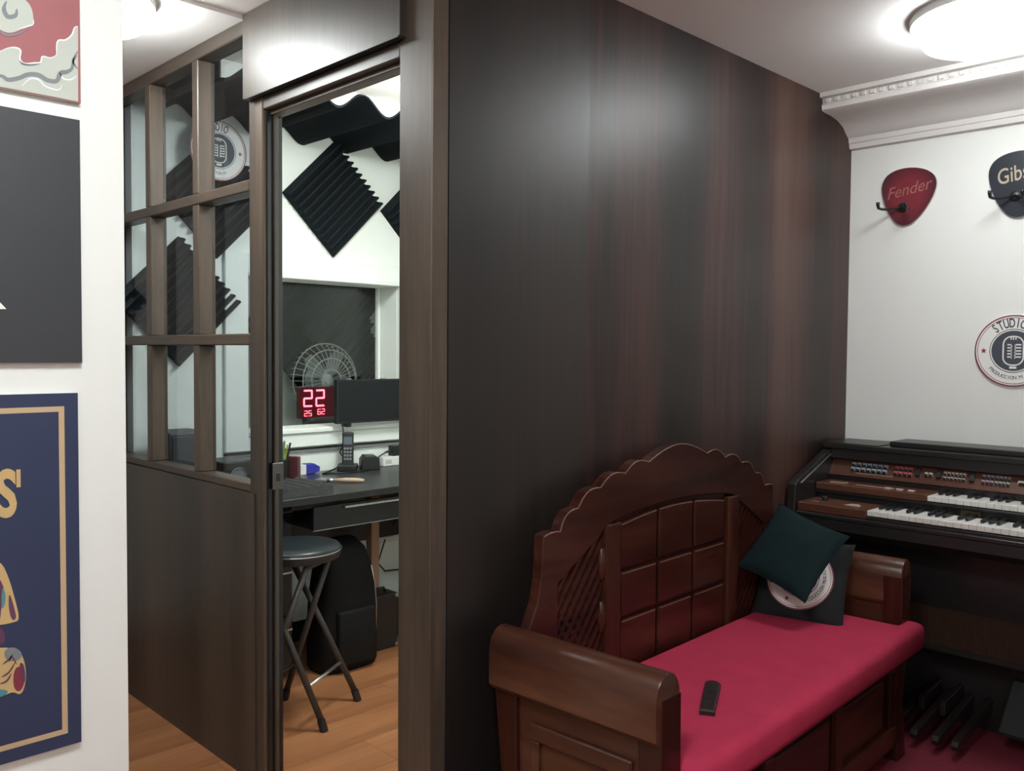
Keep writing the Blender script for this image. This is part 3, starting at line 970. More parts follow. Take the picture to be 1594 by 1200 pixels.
# seat box with framed front
obj('seat_box', MB().box((-.66, -.40, .055), (.665, -.005, .352)), BENCHW, bench)
for xa, xb, za, zb in ((-.66, .665, .30, .352), (-.66, .665, .045, .115)):
    obj('apron_rail', MB().rbox((xa, -.422, za), (xb, -.400, zb), .004, 1), BENCHW, bench)
for xa in (-.66, -.235, .20, .615):
    obj('apron_stile', MB().rbox((xa, -.421, .115), (xa + .05, -.400, .30), .004, 1), BENCHV, bench)
for xa, xb in ((-.61, -.235), (-.185, .20), (.25, .615)):
    obj('apron_panel', MB().rbox((xa + .02, -.409, .135), (xb - .02, -.399, .28), .006, 1), BENCHW, bench)
# T shaped seat cushion
cp_ = [(-.652, -.012), (.655, -.012), (.655, -.437), (.722, -.441), (.724, -.478), (-.652, -.478)]
cp_ = [(-.652, -.012), (.656, -.012), (.658, -.415), (.735, -.418), (.735, -.482), (-.652, -.482)]
cmb = MB().prism(cp_, .352, .452, axis=2, bevel=.030, seg=4)
cu_ = obj('seat_cushion', cmb, VELVET, bench, smooth=True)
cu_['label'] = 'red velvet seat cushion'

# ------------------------------------------------------------------ cushions with their print
def pillow_mtx(c, x_ax, y_ax):
    x_ = Vector(x_ax).normalized()
    n_ = x_.cross(Vector(y_ax)).normalized()
    y_ = n_.cross(x_)
    return Matrix(((x_.x, y_.x, n_.x, c[0]), (x_.y, y_.y, n_.y, c[1]), (x_.z, y_.z, n_.z, c[2]), (0, 0, 0, 1)))
def puff(u, v, th):
    """u, v in -1..1: half thickness and the pinched outline"""
    t_ = max(0, (1 - u * u) * (1 - v * v)) ** .42
    return th * t_
def pinch(u, v):
    return u * (1 - .07 * (1 - v * v)), v * (1 - .07 * (1 - u * u))
def pillow_mb(s, th, n=24, seed=1):
    rnd = random.Random(seed)
    ph = [rnd.uniform(0, 6.28) for _ in range(6)]
    mb = MB()
    for side in (1, -1):
        for i in range(n + 1):
            for j in range(n + 1):
                u, v = -1 + 2 * i / n, -1 + 2 * j / n
                pu, pv = pinch(u, v)
                wv = 1 + .06 * math.sin(3 * u + ph[0]) * math.sin(2.5 * v + ph[1])
                mb.v.append((pu * s / 2, pv * s / 2, side * puff(u, v, th) * wv))
    m_ = (n + 1) ** 2
    for side in (0, 1):
        for i in range(n):
            for j in range(n):
                a_ = side * m_ + i * (n + 1) + j
                mb.f.append((a_, a_ + 1, a_ + n + 2, a_ + n + 1))
    return mb
BM = Matrix.Translation((BX, BY, 0)) @ Matrix.Rotation(BR, 4, 'Z')
# lower cushion, leaning on the far arm
P1, P2, P3 = Vector((.470, .000, .458)), Vector((.520, -.285, .456)), Vector((.645, -.300, .662))
xa_ = P2 - P1
ya_ = P3 - P2
ctr = P1 + (P3 - P1) * .5
n_ = xa_.cross(ya_).normalized()
S1 = .300
pmx = BM @ pillow_mtx(ctr + n_ * .012, xa_, ya_)
lowp = tag(empty('cushion', mtx=pmx), 'charcoal cushion with round white studio print leaning on the bench arm', 'cushion', 'cushions on the bench')
o = obj('cover', pillow_mb(S1, .052, seed=3), GREYCL, lowp, smooth=True)
bm = None
def drape(me, s, th, lift):
    """lay a flat print over the puffed face of a cushion"""
    bm_ = bmesh.new()
    bm_.from_mesh(me)
    for _ in range(2):
        long_ = [e for e in bm_.edges if e.calc_length() > s * .06]
        if long_:
            bmesh.ops.subdivide_edges(bm_, edges=long_, cuts=1, use_grid_fill=True)
    bmesh.ops.triangulate(bm_, faces=bm_.faces[:])
    for v in bm_.verts:
        u, w = v.co.x / (s / 2), v.co.y / (s / 2)
        u, w = max(-.999, min(.999, u / .95)), max(-.999, min(.999, w / .95))
        v.co.z += puff(u, w, th) * 1.03 + lift
    bm_.to_mesh(me)
    bm_.free()
def grid_disc(R, n=14, m=48):
    mb = MB()
    mb.v.append((0, 0, 0))
    for i in range(1, n + 1):
        for k in range(m):
            a_ = 2 * PI * k / m
            mb.v.append((R * i / n * math.cos(a_), R * i / n * math.sin(a_), 0))
    for k in range(m):
        mb.f.append((0, 1 + k, 1 + (k + 1) % m))
    for i in range(n - 1):
        for k in range(m):
            a_ = 1 + i * m
            mb.f.append((a_ + k, a_ + (k + 1) % m, a_ + m + (k + 1) % m, a_ + m + k))
    return mb
PR = .108
me = grid_disc(PR).mesh('print_disc', WHITEPR)
drape(me, S1, .052, .0030)
link('print_disc', me, lowp)
lrot = Matrix.Rotation(math.radians(70), 4, 'Z')
for n, me, m in sign_parts(PR, 'STUDIO', 'PRODUCCION MUSICAL', dz=.0004):
    if n == 'centre_disc':
        bpy.data.meshes.remove(me)
        me = grid_disc(PR * .56).mesh(n, m)
    me.transform(lrot)
    drape(me, S1, .052, .0040 if n in ('outer_ring', 'inner_ring', 'centre_disc', 'centre_ring', 'star', 'lettering') else .0048)
    link(n, me, lowp)
# upper cushion, corner down over the lower one
q0, q1, q2, q3 = Vector((.385, -.012, .627)), Vector((.360, -.243, .561)), Vector((.506, -.311, .744)), Vector((.530, -.078, .810))
ctr = (q0 + q1 + q2 + q3) / 4
S2 = .262
pmx = BM @ pillow_mtx(ctr, q1 - q0, q2 - q1)
upp = tag(empty('cushion', mtx=pmx), 'plain dark teal velvet cushion propped corner down on the printed cushion', 'cushion', 'cushions on the bench')
obj('cover', pillow_mb(S2, .034, seed=8), TEAL, upp, smooth=True)

# remote control on the seat
rm = BM @ pillow_mtx((-.318, -.310, .4635), Vector((.19, .092, 0)), Vector((-.092, .19, 0)))
rem = tag(empty('remote_control', mtx=rm), 'small black remote control lying on the red seat cushion', 'remote control')
rp_ = [(-.10, -.018), (.085, -.020), (.098, -.012), (.102, 0), (.098, .012), (.085, .020), (-.10, .018)]
obj('body', MB().prism(rp_, -.0105, .0105, axis=2, bevel=.004), plain('dark brown plastic', (.022, .012, .014), .4), rem)
obj('button', MB().lathe([(.007, .0105), (.007, .012), (.003, .0125)], 14, (.02, 0, 0)), BLACK, rem)
obj('button', MB().rbox((-.05, -.006, .0100), (-.03, .006, .0118), .001, 1), BLACK, rem)

# ------------------------------------------------------------------ electronic organ
OV0, OV1 = .36, 1.572
org = tag(empty('electric_organ', (3.3, .97, .008)), 'black two manual electric organ with brown control panel against the white wall', 'organ')
OM = Matrix.Translation((-3.3, -.97, -.008))
def op(name, mb, mat, parent=None, smooth=False):
    return obj(name, mb.xf(OM), mat, parent or org, smooth)
side = [(3.475, .0085), (3.475, .960), (3.275, .960), (3.008, .862), (2.985, .845), (2.975, .72), (3.02, .685), (3.19, .655), (3.19, .30), (3.33, .27), (3.33, .0085)]
for v in (OV1 - .032, OV0):
    s_ = op('side_panel', MB().prism([(p[0], p[1]) for p in side], v, v + .032, axis=1, bevel=.004), ORGANB)
    op('edge_trim', MB().tube([(3.262, v - .001 if v > 1 else v + .033, .938), (3.02, v - .001 if v > 1 else v + .033, .848)], .0028, 6), METAL, s_)
OA, OB = OV0 + .032, OV1 - .032
lid = op('lid', MB().rbox((3.255, OV0 - .002, .960), (3.478, OV1, .980), .004, 2), ORGANB)
op('lid_leaf', MB().rbox((3.262, 1.358, .980), (3.474, OV1 - .004, .9835), .001, 1), ORGANB, lid)
op('music_rest', MB().rbox((3.300, OV0 + .01, .980), (3.455, 1.332, 1.000), .003, 1), ORGANB)
op('lid_front', MB().rbox((3.262, OA, .922), (3.285, OB, .960), .004, 2), ORGANB)
op('back_board', MB().box((3.455, OA, .30), (3.472, OB, .958)), ORGANB)
# tilted control panel
cpn = [(3.292, .926), (3.250, .862), (3.262, .855), (3.305, .92)]
ctl = op('control_panel', MB().prism(cpn, OA, OB, axis=1), ORGANBR)
tl = Vector((3.292 - 3.250, 0, .926 - .862)).normalized()
nl = Vector((-tl.z, 0, tl.x))
def on_panel(v, s, h=0.0):
    return Vector((3.250, v, .862)) + tl * s + nl * h
def ctl_box(v0, v1, s0, s1, h):
    mb = MB()
    for hh in (-.001, h):
        for v, s in ((v0, s0), (v1, s0), (v1, s1), (v0, s1)):
            mb.v.append(tuple(on_panel(v, s, hh)))
    mb.f += [(0, 1, 2, 3), (4, 5, 6, 7), (0, 1, 5, 4), (1, 2, 6, 5), (2, 3, 7, 6), (3, 0, 4, 7)]
    return mb
BTB = plain('blue grey tablet', (.26, .33, .38), .4)
BTR = plain('pink red tablet', (.42, .09, .11), .4)
BTG = plain('grey green tablet', (.28, .33, .31), .4)
BTW = plain('pale tablet', (.50, .44, .40), .4)
def tablets(v0, v1, rows, n, mat):
    for s0, s1 in rows:
        for k in range(n):
            w_ = (v0 - v1) / n
            a_ = v0 - k * w_
            op('tablet_switch', ctl_box(a_ - w_ * .12, a_ - w_ * .88, s0, s1, .006), mat)
            op('tablet_tip', ctl_box(a_ - w_ * .18, a_ - w_ * .82, s0, s0 + (s1 - s0) * .4, .009), BLACK)
tablets(1.462, 1.322, ((.022, .036), (.042, .056)), 7, BTB)
tablets(1.300, 1.232, ((.022, .036), (.042, .056)), 4, BTR)
tablets(1.192, 1.162, ((.030, .044),), 2, BTW)
tablets(1.128, 1.052, ((.026, .034), (.040, .054)), 6, BTW)
tablets(1.002, .962, ((.024, .036), (.044, .056)), 3, plain('mauve tablet', (.36, .25, .33), .4))
tablets(.960, .912, ((.024, .036), (.044, .056)), 4, BTG)
tablets(.894, .850, ((.034, .046),), 1, BTW)
for v in (1.222, 1.150, 1.040):
    op('power_slider', ctl_box(v, v - .016, .026, .058, .010), BLACK)
op('panel_line', ctl_box(1.44, 1.30, .014, .0155, .0006), BTW)
# manuals
def manual(uf, ztop, depth, v_start, n, first=3):
    W = .02345
    wm = MB().rbox((0, -W + .0008, -.018), (depth, 0, 0), .0012, 1).xf(Matrix.Translation((0, 0, 0))).mesh('white_key', KEYW)
    bk = MB().prism([(.050, .001), (.054, .011), (depth, .012), (depth, .001)], -.0055, .0055, axis=1, bevel=.0012, seg=1).mesh('black_key', KEYB)
    has_black = [True, True, False, True, True, True, False]     # after C D E F G A B
    for k in range(n):
        v = v_start - k * W
        link('white_key', wm, org, loc=(uf - 3.3, v - .97, ztop - .008))
        if has_black[(first + k) % 7]:
            link('black_key', bk, org, loc=(uf - 3.3, v - W - .97, ztop - .008))
    return v_start - n * W
ve = manual(3.000, .783, .138, 1.282, 26)
op('lower_key_block', MB().rbox((2.996, 1.284, .752), (3.150, OB - .002, .784), .003, 1), ORGANBR)
op('lower_key_block', MB().rbox((2.996, OA + .002, .752), (3.150, ve - .002, .784), .003, 1), ORGANBR)
op('lower_key_bed', MB().rbox((2.985, OA + .001, .735), (3.30, OB - .001, .7515), .003, 1), ORGANB)
op('lower_key_slip', MB().rbox((2.990, ve, .752), (2.998, 1.283, .762), .001, 1), ORGANB)
ve2 = manual(3.140, .837, .118, 1.134, 26, 3)
op('upper_key_block', MB().rbox((3.136, 1.136, .816), (3.256, OB - .002, .842), .003, 1), ORGANBR)
if ve2 - .004 > OA + .004:
    op('upper_key_block', MB().rbox((3.136, OA + .002, .816), (3.256, ve2 - .002, .842), .003, 1), ORGANBR)
op('upper_key_bed', MB().rbox((3.138, OA + .001, .806), (3.285, OB - .001, .8155), .002, 1), ORGANB)
op('manual_divider', MB().box((3.165, OA + .001, .752), (3.185, OB - .001, .806)), ORGANB)
op('upper_rear', MB().box((3.258, OA + .001, .816), (3.28, OB - .001, .857)), ORGANB)
npl = op('name_plate', MB().rbox((3.162, .970, .782), (3.1655, 1.032, .800), .0006, 1), plain('brass plate', (.16, .12, .06), .4, metal=.6))
me = text_mesh('YAMAHA', .0125, BLACK, .0002, .0002)
link('lettering', me, npl, mtx=OM @ Matrix.Translation((3.1615, 1.001, .791)) @ ORG_M)
# small fittings on the brown blocks
LBL = plain('worn label', (.46, .36, .26), .5)
op('label_strip', MB().box((3.165, 1.44, .8421), (3.205, 1.50, .8427)), LBL)
op('slot', MB().box((3.180, 1.445, .8427), (3.192, 1.495, .8431)), BLACK)
op('label_strip', MB().box((3.170, 1.26, .8421), (3.182, 1.40, .8427)), LBL)
for v in (1.235, 1.275, 1.195):
    op('slider_knob', MB().rbox((3.150, v - .012, .842), (3.166, v + .010, .848), .001, 1), BTW)
op('label_strip', MB().box((3.045, 1.33, .7841), (3.070, 1.385, .7847)), LBL)
op('rocker_switch', MB().rbox((3.050, 1.335, .7847), (3.064, 1.368, .789), .001, 1), BTW)
op('volume_knob', MB().lathe([(.011, .784), (.011, .797), (.009, .800), (.003, .8005)], 18, (3.085, 1.475, 0)), BLACK, smooth=False)
op('label_strip', MB().box((3.04, 1.48, .7841), (3.048, 1.505, .7847)), LBL)
# knee board, grille, base
op('front_apron', MB().prism([(2.985, .735), (2.985, .700), (3.03, .672), (3.195, .640), (3.21, .735)], OA, OB, axis=1), ORGANB)
op('knee_board', MB().box((3.190, OA, .445), (3.205, OB, .645)), ORGANB)
op('grille_frame', MB().rbox((3.190, OA, .290), (3.206, OB, .310), .002, 1), ORGANB)
gm = MB()
gm.box((3.196, OA, .31), (3.204, OB, .445))
gr_ = op('grille_cloth', gm, GRILLE)
rb = MB()
k = OA + .004
while k < OB:
    rb.box((3.1925, k, .311), (3.196, k + .0035, .444))
    k += .009
ribs = op('grille_ribs', rb, GRILLE)
ribs['kind'] = 'stuff'
op('recess_board', MB().box((3.335, OA, .06), (3.347, OB, .62)), ORGANB)
op('base_plinth', MB().rbox((3.325, OA, .0085), (3.47, OB, .075), .003, 1), ORGANB)
pw_ = [(1.144, 1), (1.105, 0), (1.060, 1), (1.033, 0), (1.006, 1), (.981, 0)]
PEDB = plain('worn black pedal', (.018, .012, .012), .35, var=.3, vscale=60)
for v, blk in ((1.176, 0), (1.105, 0), (1.036, 0), (.976, 0)):
    pr_ = [(2.995, .040), (2.985, .058), (2.995, .072), (3.33, .125), (3.33, .085)]
    op('pedal', MB().prism(pr_, v - .012, v + .012, axis=1, bevel=.003, seg=1), PEDB)
for v in (1.141, 1.070):
    pr_ = [(3.15, .085), (3.15, .125), (3.165, .135), (3.33, .150), (3.33, .10)]
    op('short_pedal', MB().prism(pr_, v - .010, v + .010, axis=1, bevel=.003, seg=1), PEDB)
for v in (.90, .80, .70, .60, .52):
    pass
ex = op('expression_pedal', MB().prism([(3.16, .070), (3.15, .085), (3.30, .215), (3.33, .215), (3.33, .07)], .72, .895, axis=1, bevel=.004), plain('dark green grey rubber', (.018, .023, .022), .7, var=.1))

# ------------------------------------------------------------------ booth furniture: desk
desk = tag(empty('desk', (2.15, 3.18, 0)), 'black desk under the inner window with pull out keyboard tray', 'desk')
KM = Matrix.Translation((-2.15, -3.18, 0))
DT = .77
def kp(name, mb, mat, parent=None, smooth=False):
    return obj(name, mb.xf(KM), mat, parent or desk, smooth)
kp('desk_top', MB().rbox((1.375, 2.868, DT - .028), (2.95, 3.470, DT), .002, 1), DESKT)
kp('edge_band', MB().box((1.375, 2.8655, DT - .026), (2.95, 2.868, DT - .002)), BLACK)
kp('side_board', MB().box((2.93, 2.89, 0), (2.95, 3.46, DT - .028)), BLACK)
kp('rear_board', MB().box((1.86, 3.445, .42), (2.93, 3.46, DT - .028)), BLACK)
tr = kp('keyboard_tray', MB().rbox((1.81, 2.905, .632), (2.66, 3.25, .648), .002, 1), BLACK)
kp('tray_front', MB().rbox((1.80, 2.890, .632), (2.66, 2.905, .725), .002, 1), BLACKG, tr)
kp('tray_handle', MB().rbox((1.935, 2.876, .708), (2.58, 2.890, .716), .001, 1), METAL, tr)
kp('tray_edge', MB().box((1.80, 2.8885, .632), (2.66, 2.8905, .6345)), METAL, tr)
kp('foot_board', MB().rbox((2.20, 3.232, 0), (2.93, 3.250, .172), .002, 1), BLACK)
kp('pine_leg', MB().rbox((2.352, 3.285, .0), (2.396, 3.330, DT - .028), .002, 1), POST_L)
ped = tag(empty('drawer_unit', (1.62, 3.28, 0)), 'black drawer pedestal under the left end of the desk', 'drawer unit')
PM = Matrix.Translation((-1.62, -3.28, 0))
obj('body', MB().rbox((1.41, 3.12, .02), (1.84, 3.44, .735), .003, 1).xf(PM), BLACK, ped)
for z0, z1 in ((.03, .25), (.26, .48), (.49, .725)):
    d_ = obj('drawer', MB().rbox((1.415, 3.104, z0), (1.836, 3.12, z1), .003, 1).xf(PM), BLACK, ped)
    obj('handle', MB().rbox((1.77, 3.092, z1 - .05), (1.83, 3.104, z1 - .042), .001, 1).xf(PM), METAL, d_)

# desk things
ph = tag(empty('cordless_phone', (2.30, 3.40, DT), math.radians(-38)), 'black cordless phone standing upright in its charging base on the desk', 'phone')
obj('charging_base', MB().rbox((-.045, -.040, 0), (.045, .045, .030), .006, 2), BLACK, ph)
hs = obj('handset', MB().rbox((-.026, -.012, .012), (.026, .014, .178), .006, 2).xf(Matrix.Rotation(math.radians(-6), 4, 'X')), BLACK, ph)
obj('screen', MB().box((-.019, -.0135, .120), (.019, -.0118, .155)).xf(Matrix.Rotation(math.radians(-6), 4, 'X')), plain('phone screen', (.10, .13, .15), .2), hs)
for r_ in range(4):
    for c_ in range(3):
        obj('key', MB().rbox((-.018 + c_ * .013, -.0142, .048 + r_ * .016), (-.008 + c_ * .013, -.0118, .058 + r_ * .016), .001, 1).xf(Matrix.Rotation(math.radians(-6), 4, 'X')), CELDARK, hs)
ad = tag(empty('charger_cradle', (2.40, 3.37, DT), math.radians(-25)), 'squat black charger cradle right of the cordless phone', 'charger')
obj('body', MB().prism([(-.045, 0), (.045, 0), (.040, .055), (.020, .068), (-.028, .068), (-.042, .05)], -.04, .04, axis=1, bevel=.005), BLACK, ad)
obj('slot', MB().box((-.022, -.022, .0675), (.016, .022, .0695)), CELDARK, ad)
st_ = tag(empty('power_strip', (2.60, 3.43, DT)), 'white power strip at the back of the desk by the door post', 'power strip')
obj('body', MB().rbox((-.10, -.032, 0), (.20, .032, .045), .004, 2), WHITEPL, st_)
obj('switch', MB().rbox((-.085, -.0335, .012), (-.05, -.031, .032), .001, 1), EDGEW, st_)
pb = tag(empty('power_plug', (2.60, 3.425, DT + .045)), 'black power plug on top of the white power strip', 'plug')
obj('plug_body', MB().rbox((-.036, -.022, 0), (.036, .022, .050), .004, 2), BLACK, pb)
obj('cord_boot', MB().tube([(-.036, 0, .024), (-.055, 0, .022), (-.07, .002, .018)], [.008, .006, .004], 8), BLACK, pb)
bx_ = tag(empty('card_box', (2.065, 3.425, DT)), 'small white box with a bright blue end on the desk', 'box')
obj('body', MB().rbox((-.11, -.022, 0), (.020, .022, .044), .002, 1), WHITEPL, bx_)
obj('blue_end', MB().rbox((.020, -.0225, 0), (.066, .0225, .046), .003, 1), BLUE, bx_)
obj('blue_tip', MB().prism([(.066, .002), (.066, .044), (.092, .030), (.092, .010)], -.016, .016, axis=1), BLUE, bx_)
br = tag(empty('brush', (2.06, 3.11, DT), math.radians(-42)), 'small brush with beige wooden handle lying on the desk', 'brush')
obj('handle', MB().tube([(-.02, 0, .010), (.03, 0, .011), (.08, 0, .010), (.105, 0, .009)], [.007, .0095, .009, .006], 12), BEIGE, br, smooth=True)
obj('ferrule', MB().tube([(-.05, 0, .010), (-.02, 0, .010)], [.010, .008], 12), METAL, br, smooth=True)
obj('bristles', MB().tube([(-.10, 0, .010), (-.075, 0, .011), (-.05, 0, .010)], [.004, .010, .010], 10), CELDARK, br, smooth=True)
fg = tag(empty('foam_offcut', (1.80, 3.035, DT)), 'grey wavy foam offcut at the front edge of the desk', 'foam')
pf = []
for k in range(49):
    x_ = -.15 + .25 * k / 48
    pf.append((x_, .024 + .011 * math.cos(x_ / .045 * 2 * PI)))
obj('wavy_pad', MB().prism([(-.15, 0)] + pf + [(.10, 0)], -.13, .13, axis=1), FOAMG, fg)
pc = tag(empty('pencil_holder', (1.935, 3.36, DT)), 'pen holder with coloured pens beside the left door jamb', 'pen holder')
autosmooth(obj('cup', MB().lathe([(.030, 0), (.034, .085), (.031, .085), (.028, .006)], 24), BLACK, pc))
for k, (dx, dy, c) in enumerate(((.02, 0, (.55, .42, .05)), (.012, .015, (.40, .05, .08)), (.0, -.018, (.10, .35, .12)), (-.014, .01, (.03, .03, .03)), (.022, -.012, (.02, .02, .02)), (-.01, -.014, (.5, .5, .48)))):
    obj('pen', MB().tube([(dx * .4, dy * .4, .008), (dx * 1.5, dy * 1.5, .145 + .01 * (k % 3))], .0042, 8), plain('pen colour %d' % k, c, .4), pc)
nb = tag(empty('notebook', (1.985, 3.345, DT), math.radians(20)), 'small dark red notebook standing beside the pen holder', 'notebook')
obj('cover', MB().rbox((-.008, -.03, 0), (.012, .03, .095), .002, 1), plain('dark red cover', (.12, .035, .04), .6), nb)
# display panel on the sill
mon = tag(empty('display_panel', (2.63, 3.44, .995)), 'wide black display panel standing in front of the inner window', 'display')
obj('screen_box', MB().rbox((-.372, -.014, -.010), (.40, .014, .193), .003, 1), plain('screen black', (.010, .012, .014), .5, spec=.25), mon)
for a_, b_ in (((-.372, -.016, .186), (.40, -.013, .193)), ((-.372, -.016, -.010), (.40, -.013, -.003)), ((-.372, -.016, -.003), (-.364, -.013, .186))):
    obj('bezel', MB().box(a_, b_), BLACK, mon)
for x_ in (-.10, -.30, .2):
    obj('clip', MB().rbox((x_ - .012, -.010, .193), (x_ + .012, .010, .198), .001, 1), METAL, mon)
for x_ in (-.30, .30):
    obj('stand', MB().rbox((x_ - .01, -.012, -.028), (x_ + .01, .045, -.008), .002, 1), BLACK, mon)
cb = MB().tube([(2.29, 3.43, .985), (2.315, 3.445, .90), (2.29, 3.45, .85), (2.32, 3.455, .815), (2.30, 3.44, .79), (2.22, 3.42, .774), (2.14, 3.36, .774), (2.22, 3.33, .774), (2.32, 3.31, .774), (2.36, 3.33, .774)], .0035, 6)
tag(obj('cable', cb, BLACK, smooth=True), 'thin black cable hanging from the display panel to the desk', 'cable')
cb = MB().tube([(2.345, 3.43, .780), (2.38, 3.45, .776), (2.45, 3.445, .78), (2.50, 3.425, .82), (2.535, 3.424, .835)], .0032, 6)
tag(obj('cable', cb, BLACK, smooth=True), 'black cable between the phone base and the plug', 'cable')
# equipment seen through the small panes
eq = tag(empty('equipment_case', (1.49, 3.34, DT)), 'slate grey equipment case behind the middle column of small panes', 'case')
obj('body', MB().rbox((-.085, -.08, 0), (.075, .10, .235), .008, 2), plain('slate case', (.030, .040, .050), .5), eq)
obj('front_face', MB().rbox((-.075, -.084, .015), (.065, -.079, .22), .003, 1), plain('slate face', (.022, .028, .036), .6), eq)
sk = tag(empty('studio_speaker', (1.655, 3.28, DT)), 'low black studio speaker behind the small pane next to the door', 'speaker')
obj('cabinet', MB().rbox((-.07, -.09, 0), (.06, .08, .115), .006, 2), BLACK, sk)
autosmooth(obj('cone', MB().lathe([(.036, 0), (.034, .004), (.020, -.004), (.008, .001)], 24).xf(Matrix.Translation((-.005, -.0905, .055)) @ Matrix.Rotation(math.radians(90), 4, 'X')), CELDARK, sk))

# ------------------------------------------------------------------ stool
st = tag(empty('folding_stool', (1.675, 2.757, 0)), 'round black folding stool standing in the booth doorway', 'stool')
SH = .625
seat = autosmooth(obj('seat', MB().lathe([(.135, SH - .050), (.156, SH - .046), (.163, SH - .030), (.163, SH - .018)], 48), SEATV, st))
autosmooth(obj('seat_pad', MB().lathe([(.160, SH - .018), (.161, SH - .010), (.154, SH - .002), (.120, SH + .003), (.05, SH + .005), (.01, SH + .005)], 48), SEATV, st), 60)
autosmooth(obj('piping', MB().tube([(.1635 * math.cos(2 * PI * k / 48), .1635 * math.sin(2 * PI * k / 48), SH - .017) for k in range(49)], .0022, 6), METAL, st), 60)
for o_ in st.children:
    o_.location = (-.020, .020, 0)
d = Vector((.515, -.857, 0)).normalized()
p = Vector((-d.y, d.x, 0))
def legpair(sgn, hw_f, hw_t):
    legs = []
    for s in (-1, 1):
        f = d * sgn * .135 + p * s * hw_f + p * (.035 if sgn > 0 else -.01) + Vector((0, 0, .012))
        t_ = d * sgn * -.095 + p * s * hw_t + Vector((-.020, .020, SH - .045))
        lg = obj('leg', MB().tube([f, t_], .0115, 12), LEGM, st, smooth=True)
        obj('foot_cap', MB().tube([f + Vector((0, 0, -.012)), f + (t_ - f).normalized() * .03], .0145, 12), BLACK, lg)
        legs.append((f, t_))
    k = .24
    a_ = legs[0][0].lerp(legs[0][1], k)
    b_ = legs[1][0].lerp(legs[1][1], k)
    obj('stretcher', MB().tube([a_, b_], .0065, 10), METAL if sgn > 0 else LEGM, st, smooth=True)
    a_ = legs[0][0].lerp(legs[0][1], .97)
    b_ = legs[1][0].lerp(legs[1][1], .97)
    obj('top_bar', MB().tube([a_, b_], .010, 10), LEGM, st, smooth=True)
legpair(1, .140, .105)
legpair(-1, .118, .085)

# ------------------------------------------------------------------ things under the desk
bag = tag(empty('backpack', (2.07, 3.10, 0)), 'black rounded backpack standing on the floor under the desk', 'bag')
bmh = MB()
def bagsec(z, w, dd):
    return [((w * (abs(math.cos(t_)) ** .6) * (1 if math.cos(t_) >= 0 else -1)), dd * (abs(math.sin(t_)) ** .6) * (1 if math.sin(t_) >= 0 else -1), z) for t_ in [2 * PI * k / 32 for k in range(32)]]
prof = [(.0, .135, .085), (.02, .145, .095), (.12, .145, .10), (.30, .138, .095), (.42, .12, .085), (.50, .09, .065), (.54, .05, .035)]
for z, w, dd in prof:
    bmh.v += bagsec(z, w, dd)
for i in range(len(prof) - 1):
    for k in range(32):
        a_ = i * 32 + k
        b_ = i * 32 + (k + 1) % 32
        bmh.f.append((a_, b_, b_ + 32, a_ + 32))
bmh.f.append(tuple(range(32)))
bmh.f.append(tuple(range((len(prof) - 1) * 32, len(prof) * 32)))
obj('body', bmh, plain('black nylon', (.0045, .0045, .005), .75, var=.2, spec=.25), bag, smooth=True)
obj('front_pocket', MB().rbox((-.09, -.118, .03), (.09, -.085, .26), .014, 3), plain('black nylon pocket', (.005, .005, .0055), .75, spec=.25), bag, smooth=True)
obj('zip', MB().tube([(.118, -.076, .12), (.120, -.077, .25), (.113, -.074, .34), (.095, -.074, .42)], .0028, 6), METAL, bag, smooth=True)
amp = tag(empty('amplifier_box', (2.300, 3.175, 0)), 'small black box with metal corners beside the backpack', 'box')
obj('cabinet', MB().rbox((-.075, -.05, 0), (.08, .05, .245), .005, 2), BLACK, amp)
for sx in (-.070, .075):
    for z in (.012, .233):
        obj('corner', MB().rbox((sx - .008, -.053, z - .008), (sx + .008, -.045, z + .008), .002, 1), METAL, amp)
obj('handle', MB().tube([(-.045, 0, .244), (-.04, 0, .262), (.04, 0, .262), (.045, 0, .244)], .006, 8), BLACK, amp, smooth=True)
soc = tag(empty('wall_outlet', (2.60, V1, .42)), 'white power outlet on the booth wall below the desk', 'outlet')
obj('cover_plate', MB().rbox((-.06, -.010, -.04), (.06, -.0005, .04), .003, 1), WHITEPL, soc)
obj('socket', MB().rbox((-.035, -.012, -.018), (.03, -.0095, .018), .001, 1), EDGEW, soc)
cb = MB().tube([(2.57, 3.47, .43), (2.60, 3.44, .48), (2.66, 3.42, .58), (2.68, 3.42, .68)], .004, 6)
tag(obj('cable', cb, BLACK, smooth=True), 'dark cable running from the wall outlet up behind the desk', 'cable')
cb = MB().tube([(2.565, 3.47, .40), (2.50, 3.44, .30), (2.55, 3.45, .25), (2.66, 3.46, .24)], .004, 6)
tag(obj('cable', cb, BLACK, smooth=True), 'dark cable looping down from the wall outlet', 'cable')

# ------------------------------------------------------------------ fan and clock in the room behind the glass
fp_ = hit(507, 592, 1, 4.10)
FANU, FANV, FANZ = fp_.x, 4.16, fp_.z
fan = tag(empty('pedestal_fan', (FANU, FANV, 0)), 'pale grey pedestal fan seen through the inner window left of the display', 'fan')
FANM = plain('pale grey fan plastic', (.42, .44, .43), .35)
obj('base', MB().lathe([(.19, 0), (.19, .015), (.05, .035), (.02, .05)], 32), FANM, fan)
obj('pole', MB().tube([(0, 0, .04), (0, 0, FANZ - .05)], .013, 12), FANM, fan)
obj('motor', MB().lathe([(.02, -.09), (.06, -.08), (.065, -.01), (.05, .0)], 24).xf(Matrix.Translation((0, -.02, FANZ)) @ Matrix.Rotation(math.radians(90), 4, 'X')), FANM, fan)
FX = Matrix.Translation((0, -.02, FANZ)) @ Matrix.Rotation(math.radians(90), 4, 'X')
gmb = MB()
